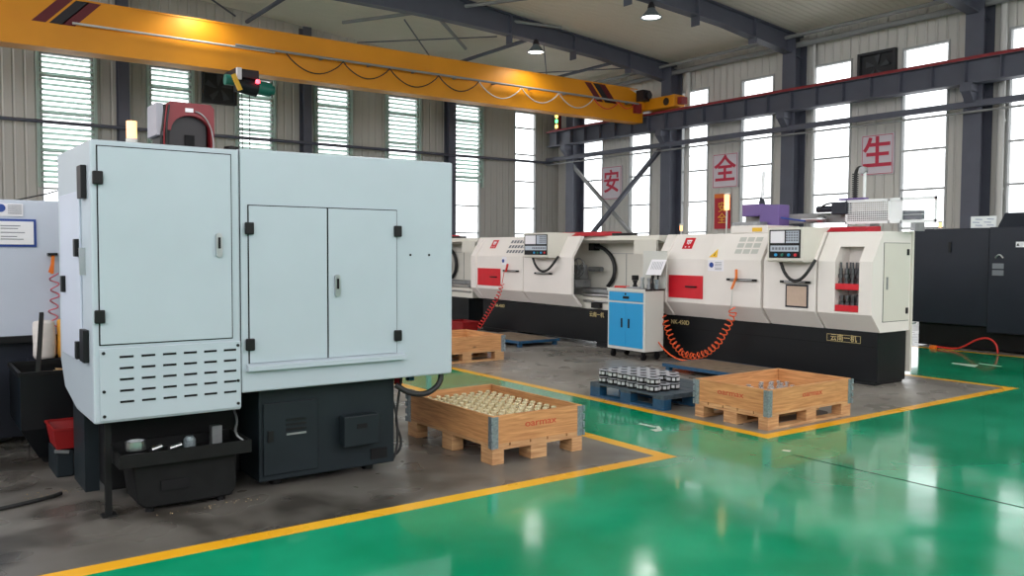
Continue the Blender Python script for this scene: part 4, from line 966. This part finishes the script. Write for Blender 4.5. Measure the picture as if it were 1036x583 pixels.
# --- open-bed lathes: middle one and its twin beyond
def open_lathe(dy, lab, plate_text, group=None):
    t = thing('engine_lathe', (9.1, 11+dy, 0), lab, 'lathe')
    y0, y1 = 8.72+dy, 13.18+dy; yo = 10.27+dy
    m = MB(); m.box(8.86, BX, y0+.1, y1-.1, .07, .58); m.box(8.86, BX, y0+.1, y0+1.2, 0, .07); m.box(8.86, BX, y1-1.2, y1-.1, 0, .07)
    b_ = m.build('base', base_black, t, .008)
    left_section(t, 12.2+dy, y1)
    a = cover(11.57+dy, 12.19+dy, 'sliding_door', cream, t, .03); handle_y(11.66+dy, 12.1+dy, 1.14, a, FX-.03)
    m = MB(); zq = lambda z: fx_at(z)-.034
    for i in range(6):
        for k2 in range(3):
            ya_ = 11.62+dy+i*.085; c_ = 1.45+k2*.085
            m.add([(zq(c_), ya_, c_), (zq(c_), ya_+.06, c_), (zq(c_+.05), ya_+.05, c_+.05), (zq(c_+.05), ya_-.01, c_+.05)], [(0, 1, 2, 3)])
    m.build('vent_slots', inkgrey, a)
    q2 = sticker(a, 12.04+dy, 12.18+dy, 1.24, 1.38, FX-.03, paper); MB().cyl((FX-.037, 12.14+dy, 1.31), (FX-.033, 12.14+dy, 1.31), .033, n=16).build('blue_disc', inkblue, q2)
    SH = [(8.9, .60), (8.86, .60), (FX, .80), (FX, 1.39), (8.88, 1.73), (8.92, 1.73), (8.92, 1.70), (FX+.04, 1.39), (FX+.04, .80), (8.9, .62)]
    b2 = MB().prism([(x-.03, z) for x, z in SH], 'y', yo, 11.55+dy).build('sliding_door', cream, t); handle_y(10.75+dy, 11.2+dy, 1.12, b2, FX-.03)
    control_box(t, 10.62+dy, 11.28+dy)
    # open bay: back panel, canopy, bed, saddle, handwheel
    bp_ = B(BX-.06, BX, y0, yo+1.2, .58, 1.70).build('back_panel', creamend, t)
    m = MB(); [m.box(BX-.066, BX-.06, y0+.1+k3*.5, y0+.106+k3*.5, .9, 1.45) for k3 in range(3)]; m.box(BX-.066, BX-.06, y0, yo, 1.45, 1.456); m.build('panel_seam', inkgrey, bp_)
    m = MB(); m.prism([(8.98, 1.66), (9.0, 1.73), (BX, 1.73), (BX, 1.62), (9.1, 1.62)], 'y', y0, yo+.6); m.build('canopy', creamend, t, .005)
    B(8.95, 8.99, 8.74+dy, 9.2+dy, 1.45, 1.66).build('side_box', creamend, t)
    m = MB(); m.box(8.98, 9.36, y0+.05, yo+1, .78, .84); m.box(8.95, 9.02, y0+.05, yo+1, .84, .89); m.box(9.30, 9.36, y0+.05, yo+1, .84, .89); m.build('bed_ways', dullsteel, t)
    B(8.92, 9.38, y0+.05, yo+1, .58, .78).build('bed_casting', creamend, t)
    m = MB(); m.cyl((8.90, y0+.1, .70), (8.90, yo, .70), .018); m.cyl((8.90, y0+.1, .80), (8.90, yo, .80), .028); m.build('lead_screw', steel, t)
    B(8.86, 8.92, 9.85+dy, 10.05+dy, .60, .68).build('drain_box', blackp, t)
    m = MB(); m.box(9.0, 9.34, 10.6+dy, 10.95+dy, .89, 1.02); m.prism([(9.14, 1.02), (9.34, 1.02), (9.30, 1.26), (9.18, 1.26)], 'y', 10.65+dy, 10.9+dy); m.cyl((9.22, 10.2+dy, 1.2), (9.22, 10.5+dy, 1.2), .04)
    m.build('tailstock', dullsteel, t, .01)
    hw = MB(); c0 = Vector((9.08, 10.62+dy, 1.22)); n_ = 22
    hw.tube([c0+Vector((0, .15*math.cos(2*PI*k4/n_), .15*math.sin(2*PI*k4/n_))) for k4 in range(n_+1)], .014, 7)
    for k4 in range(5): an = 2*PI*k4/5; hw.cyl(c0, c0+Vector((0, .15*math.cos(an), .15*math.sin(an))), .009, n=6)
    hw.cyl(c0-Vector((.04, 0, 0)), c0+Vector((.12, 0, 0)), .03, n=10); hw.build('handwheel', dullsteel, t)
    MB().tube(smooth_path([(9.32, 10.50+dy, 1.57), (9.35, 10.33+dy, 1.55), (9.35, 10.12+dy, 1.42), (9.35, 10.03+dy, 1.24), (9.35, 10.06+dy, 1.05), (9.35, 10.2+dy, .92)], 3), .032, 8).build('cable_chain', rubber, t)
    B(9.28, 9.42, 10.46+dy, 10.60+dy, 1.50, 1.62).build('chain_bracket', blackp, t)
    m = MB(); m.prism([(8.92, 1.73), (9.05, 1.80), (9.30, 1.80), (9.40, 1.73)], 'y', 9.85+dy, 11.0+dy); m.build('red_lid', redlid, t, .006)['label'] = 'red lid on the lathe top'
    m = MB(); [m.box(9.0, 9.12, 9.3+dy+k5*.05, 9.335+dy+k5*.05, 1.73, 1.77) for k5 in range(9)]; m.build('drag_chain', rubber, t)
    p_ = plate(t, 9.70+dy, 10.12+dy, .44, .55, 8.86); text_on(p_, '云南一机' if plate_text else '云南一机', .085, 9.91+dy, .495, 8.8545, gold)
    p_ = plate(t, 12.35+dy, 12.72+dy, .44, .54, 8.86); text_on(p_, 'NK-450D', .075, 12.53+dy, .49, 8.8545, gold)
    return t
open_lathe(0, 'middle cream lathe with open bed, handwheel and red lid behind the blue cabinet', True)
open_lathe(4.75, 'farthest cream lathe, only its open bed showing past the pale machine', True)

# air hoses on the lathes
oh = thing('orange_air_hose', (8.5, 7.6, .1), 'orange coiled air hose looping down the front of the rightmost lathe', 'hose')
m = MB(); m.bar((8.60, 7.0, 1.27), (8.58, 6.98, 1.16), .02, .03); m.bar((8.59, 6.99, 1.17), (8.58, 7.05, 1.02), .03, .02); m.build('air_gun', orangeplastic, oh)
MB().cyl((8.585, 7.04, 1.04), (8.585, 7.06, .76), .006, n=8).build('straight_tube', pipewhite, oh)
MB().tube(coil([(8.58, 7.05, .78), (8.58, 7.02, .70), (8.58, 7.12, .52), (8.56, 7.25, .30), (8.55, 7.42, .17), (8.54, 7.62, .10), (8.54, 7.82, .12), (8.55, 8.0, .25), (8.57, 8.13, .42), (8.58, 8.2, .56), (8.58, 8.25, .62)], .042, 26), .008, 6).build('coiled_tube', orangeh, oh)
MB().tube(smooth_path([(8.6, 8.3, .66), (8.52, 8.32, .5), (8.48, 8.28, .3), (8.44, 8.05, .14), (8.42, 7.8, .05), (8.44, 7.6, .05)]), .010, 6).build('feed_tube', orangeh, oh)
rh = thing('red_air_hose', (8.5, 12.2, .1), 'red coiled air hose hanging from the door of the middle lathe', 'hose')
m = MB(); m.bar((8.60, 11.94, 1.26), (8.58, 11.97, 1.12), .02, .03); m.build('air_gun', redh, rh)
MB().cyl((8.57, 12.0, 1.13), (8.57, 12.06, .92), .006, n=8).build('straight_tube', redh, rh)
MB().tube(coil([(8.57, 12.06, .92), (8.54, 12.12, .72), (8.50, 12.28, .5), (8.46, 12.48, .25), (8.44, 12.6, .1)], .035, 15), .008, 6).build('coiled_tube', redh, rh)

# ---------------------------------------------------------------- blue tool cabinet
tc_ = thing('tool_cabinet', (8.37, 8.57, 0), 'bright blue and grey tool cabinet on castors between the two lathes', 'cabinet')
cx0, cx1, cy0, cy1 = 8.2, 8.56, 8.2, 8.94
cart_grey = mat('pale_cabinet_grey', srgb(206, 206, 200), .45)
B(cx0, cx1, cy0, cy1, .12, .955).build('body', cart_grey, tc_, .006)
B(cx0-.01, cx1, cy0-.01, cy1+.01, .955, .975).build('worktop', rubber, tc_)
m = MB(); m.box(cx0-.012, cx0-.008, cy0-.01, cy1+.01, .935, .98); m.build('worktop_edge', cart_grey, tc_)
dr = B(cx0-.012, cx0, cy0+.035, cy1-.035, .80, .925).build('drawer', bluecart, tc_, .003)
m = MB(); m.box(cx0-.016, cx0-.012, cy0+.30, cy0+.42, .835, .87); m.cyl((cx0-.018, cy0+.37, .90), (cx0-.012, cy0+.37, .90), .014); m.build('recess_pull', blackp, dr)
for a, b, hy in ((cy0+.035, cy0+.368, cy0+.30), (cy0+.372, cy1-.035, cy0+.44)):
    d_ = B(cx0-.012, cx0, a, b, .165, .775).build('door', bluecart, tc_, .003)
    B(cx0-.018, cx0-.012, hy-.016, hy+.016, .43, .56).build('handle', blackp, d_, .003)
for x in (cx0+.05, cx1-.05):
    for y in (cy0+.07, cy1-.07):
        m = MB(); m.cyl((x, y-.015, .045), (x, y+.015, .045), .045); m.box(x-.02, x+.02, y-.025, y+.025, .07, .12); m.build('castor', blackp, tc_)
# things on the cabinet
solo(B(8.55, 8.565, 8.15, 8.60, .985, 1.50), 'back_board', cart_grey, (8.55, 8.37, .98), 'pale pegboard standing at the back of the blue tool cabinet', 'board')
cb_ = thing('drawing_clipboard', (8.5, 8.24, 1.17), 'tilted drawing sheet on a board above the blue tool cabinet', 'clipboard')
m = MB(); m.prism([(8.40, 1.17), (8.52, 1.38), (8.53, 1.38), (8.41, 1.165)], 'y', 8.12, 8.40); m.build('sheet', paper, cb_)
m = MB(); [m.bar((8.44, 8.16+.03*k, 1.245), (8.50, 8.17+.03*k, 1.35), .004, .003) for k in range(7)]; m.build('drawing_lines', inkgrey, cb_)
m = MB(); m.cyl((8.50, 8.26, .985), (8.50, 8.26, 1.2), .012); m.build('stand', blackp, cb_)
for k, (x, y, r, hh, mm, lab) in enumerate(((8.32, 8.52, .035, .11, blackp, 'black square-topped holder among the tools on the blue cabinet'), (8.34, 8.40, .03, .16, steel, 'tall steel tool on the blue cabinet behind the black holder'),
        (8.38, 8.30, .035, .15, dullsteel, 'grey cylindrical tool in the middle of the blue cabinet top'), (8.36, 8.22, .022, .19, blackp, 'slim black tool near the right end of the blue cabinet top'), (8.46, 8.24, .032, .13, galv, 'pale grey can at the right end of the blue cabinet top'))):
    solo(MB().lathe((x, y, .977), [(.001, 0), (r, 0), (r, hh*.4), (r*.7, hh*.45), (r*.7, hh*.75), (r, hh*.8), (r, hh), (.001, hh)], 14), 'bench_tool', mm, (x, y, .977), lab, 'tool')
solo(B(8.29, 8.36, 8.49, 8.56, 1.09, 1.16), 'black_block', blackp, (8.32, 8.52, 1.09), 'small black block on top of a tool on the blue cabinet', 'block', bevel=.004)
solo(MB().bar((8.28, 8.88, .99), (8.30, 8.62, .995), .03, .025), 'red_pliers', redh, (8.29, 8.75, .977), 'red handled hand tool lying at the left of the blue cabinet top', 'tool')
solo(MB().bar((8.26, 8.62, .99), (8.30, 8.40, .992), .03, .02), 'steel_wrench', steel, (8.28, 8.5, .977), 'steel wrench lying at the front of the blue cabinet top', 'tool')
m = MB(); [m.tube([(8.62+.05*math.cos(a/3), 9.15+.14*math.sin(a/3), .03+.01*(a//19)) for a in range(0, 57)], .012, 6)]; solo(m, 'cable_coil', rubber, (8.62, 9.15, 0), 'dark coiled cable on the floor left of the blue cabinet', 'cable')
# parts box behind far crate
bx9 = thing('red_parts_bin', (8.35, 12.95, 0), 'red plastic bin on the floor by the base of the farthest lathe', 'bin')
m = MB(); P0 = [(8.2, 12.75), (8.5, 12.75), (8.5, 13.2), (8.2, 13.2)]; P1 = [(8.17, 12.7), (8.53, 12.7), (8.53, 13.25), (8.17, 13.25)]; loft(m, P0, P1, 0, .2); m.build('body', redcrate, bx9)
m = MB(); [m.bar((p[0], p[1], .2), (q_[0], q_[1], .2), .02, .02) for p, q_ in zip(P1, P1[1:]+P1[:1])]; m.build('rim', redcrate, bx9)

# ---------------------------------------------------------------- dark machine at right
K = thing('dark_machine', (13.9, 5.5, 0), 'large dark navy machine cabinet standing behind the yellow line at far right', 'machine')
B(13.3, 14.9, 6.1, 7.27, .38, 1.87).build('left_enclosure', navy, K, .012)
B(13.25, 14.9, 3.2, 6.08, .30, 1.88).build('right_enclosure', navy, K, .012)
B(13.4, 14.9, 3.2, 7.2, .02, .38).build('plinth', blackp, K)
m = MB(); m.prism([(13.32, 1.88), (13.55, 2.10), (14.8, 2.10), (14.8, 1.88)], 'y', 3.2, 6.0); m.build('sloped_hood', navy, K, .01)
B(13.28, 13.285, 6.66, 6.70, 1.50, 1.66).build('handle_recess', blackp, K)
m = MB(); m.tube([(13.24, 5.98-.11*k/8, 1.42+.05*math.sin(PI*k/8)) for k in range(9)], .012, 6); m.build('door_handle', steel, K)
for z in (1.16, 1.26): B(13.24, 13.25, 5.86, 6.02, z, z+.08).build('instruction_plate', inkgrey, K)
w_ = B(13.24, 13.25, 5.55, 5.70, 1.58, 1.66).build('warning_plate', paper, K); m = MB(); m.prism([(5.65, 1.60), (5.69, 1.60), (5.67, 1.64)], 'x', 13.236, 13.24); m.build('warning_triangle', blackp, w_)
ws = B(13.34, 13.36, 6.03, 6.40, 1.875, 2.05).build('white_sign_plate', whitep, K); ws['label'] = 'white sign plate with blue print'
m = MB()
for r in range(3):
    for c_ in range(2): y_ = 6.06+c_*.17+(r % 2)*.04; m.bar((13.336, y_, 1.91+r*.045), (13.336, y_+.10, 1.915+r*.045), .003, .008)
m.build('print_lines', inkblue, ws)
B(13.4, 14.0, 4.4, 5.62, 2.10, 2.13).build('top_plate', pipewhite, K)
B(13.9, 14.3, 5.1, 5.52, 2.13, 2.42).build('pale_box', paint_side, K)
beacon(13.5, 6.95, 1.87, 1.97, 'small orange beacon on the dark machine behind the white guard frame', .03, .07)
solo(MB().tube(smooth_path([(13.12, 6.75, .03), (13.1, 6.5, .02), (13.1, 6.35, .06), (13.1, 6.15, .2), (13.12, 5.98, .24), (13.1, 5.86, .15), (13.1, 5.84, .02)], 3), .014, 8), 'red_cable', redh, (13.1, 6.3, 0), 'red cable looping up from the floor before the dark machine', 'cable')
solo(MB().tube([(13.1, 6.75+k*.05, .02) for k in range(3)], .03, 8), 'cable_plug', orangeplastic, (13.1, 6.8, 0), 'orange plug end on the floor before the dark machine', 'plug')
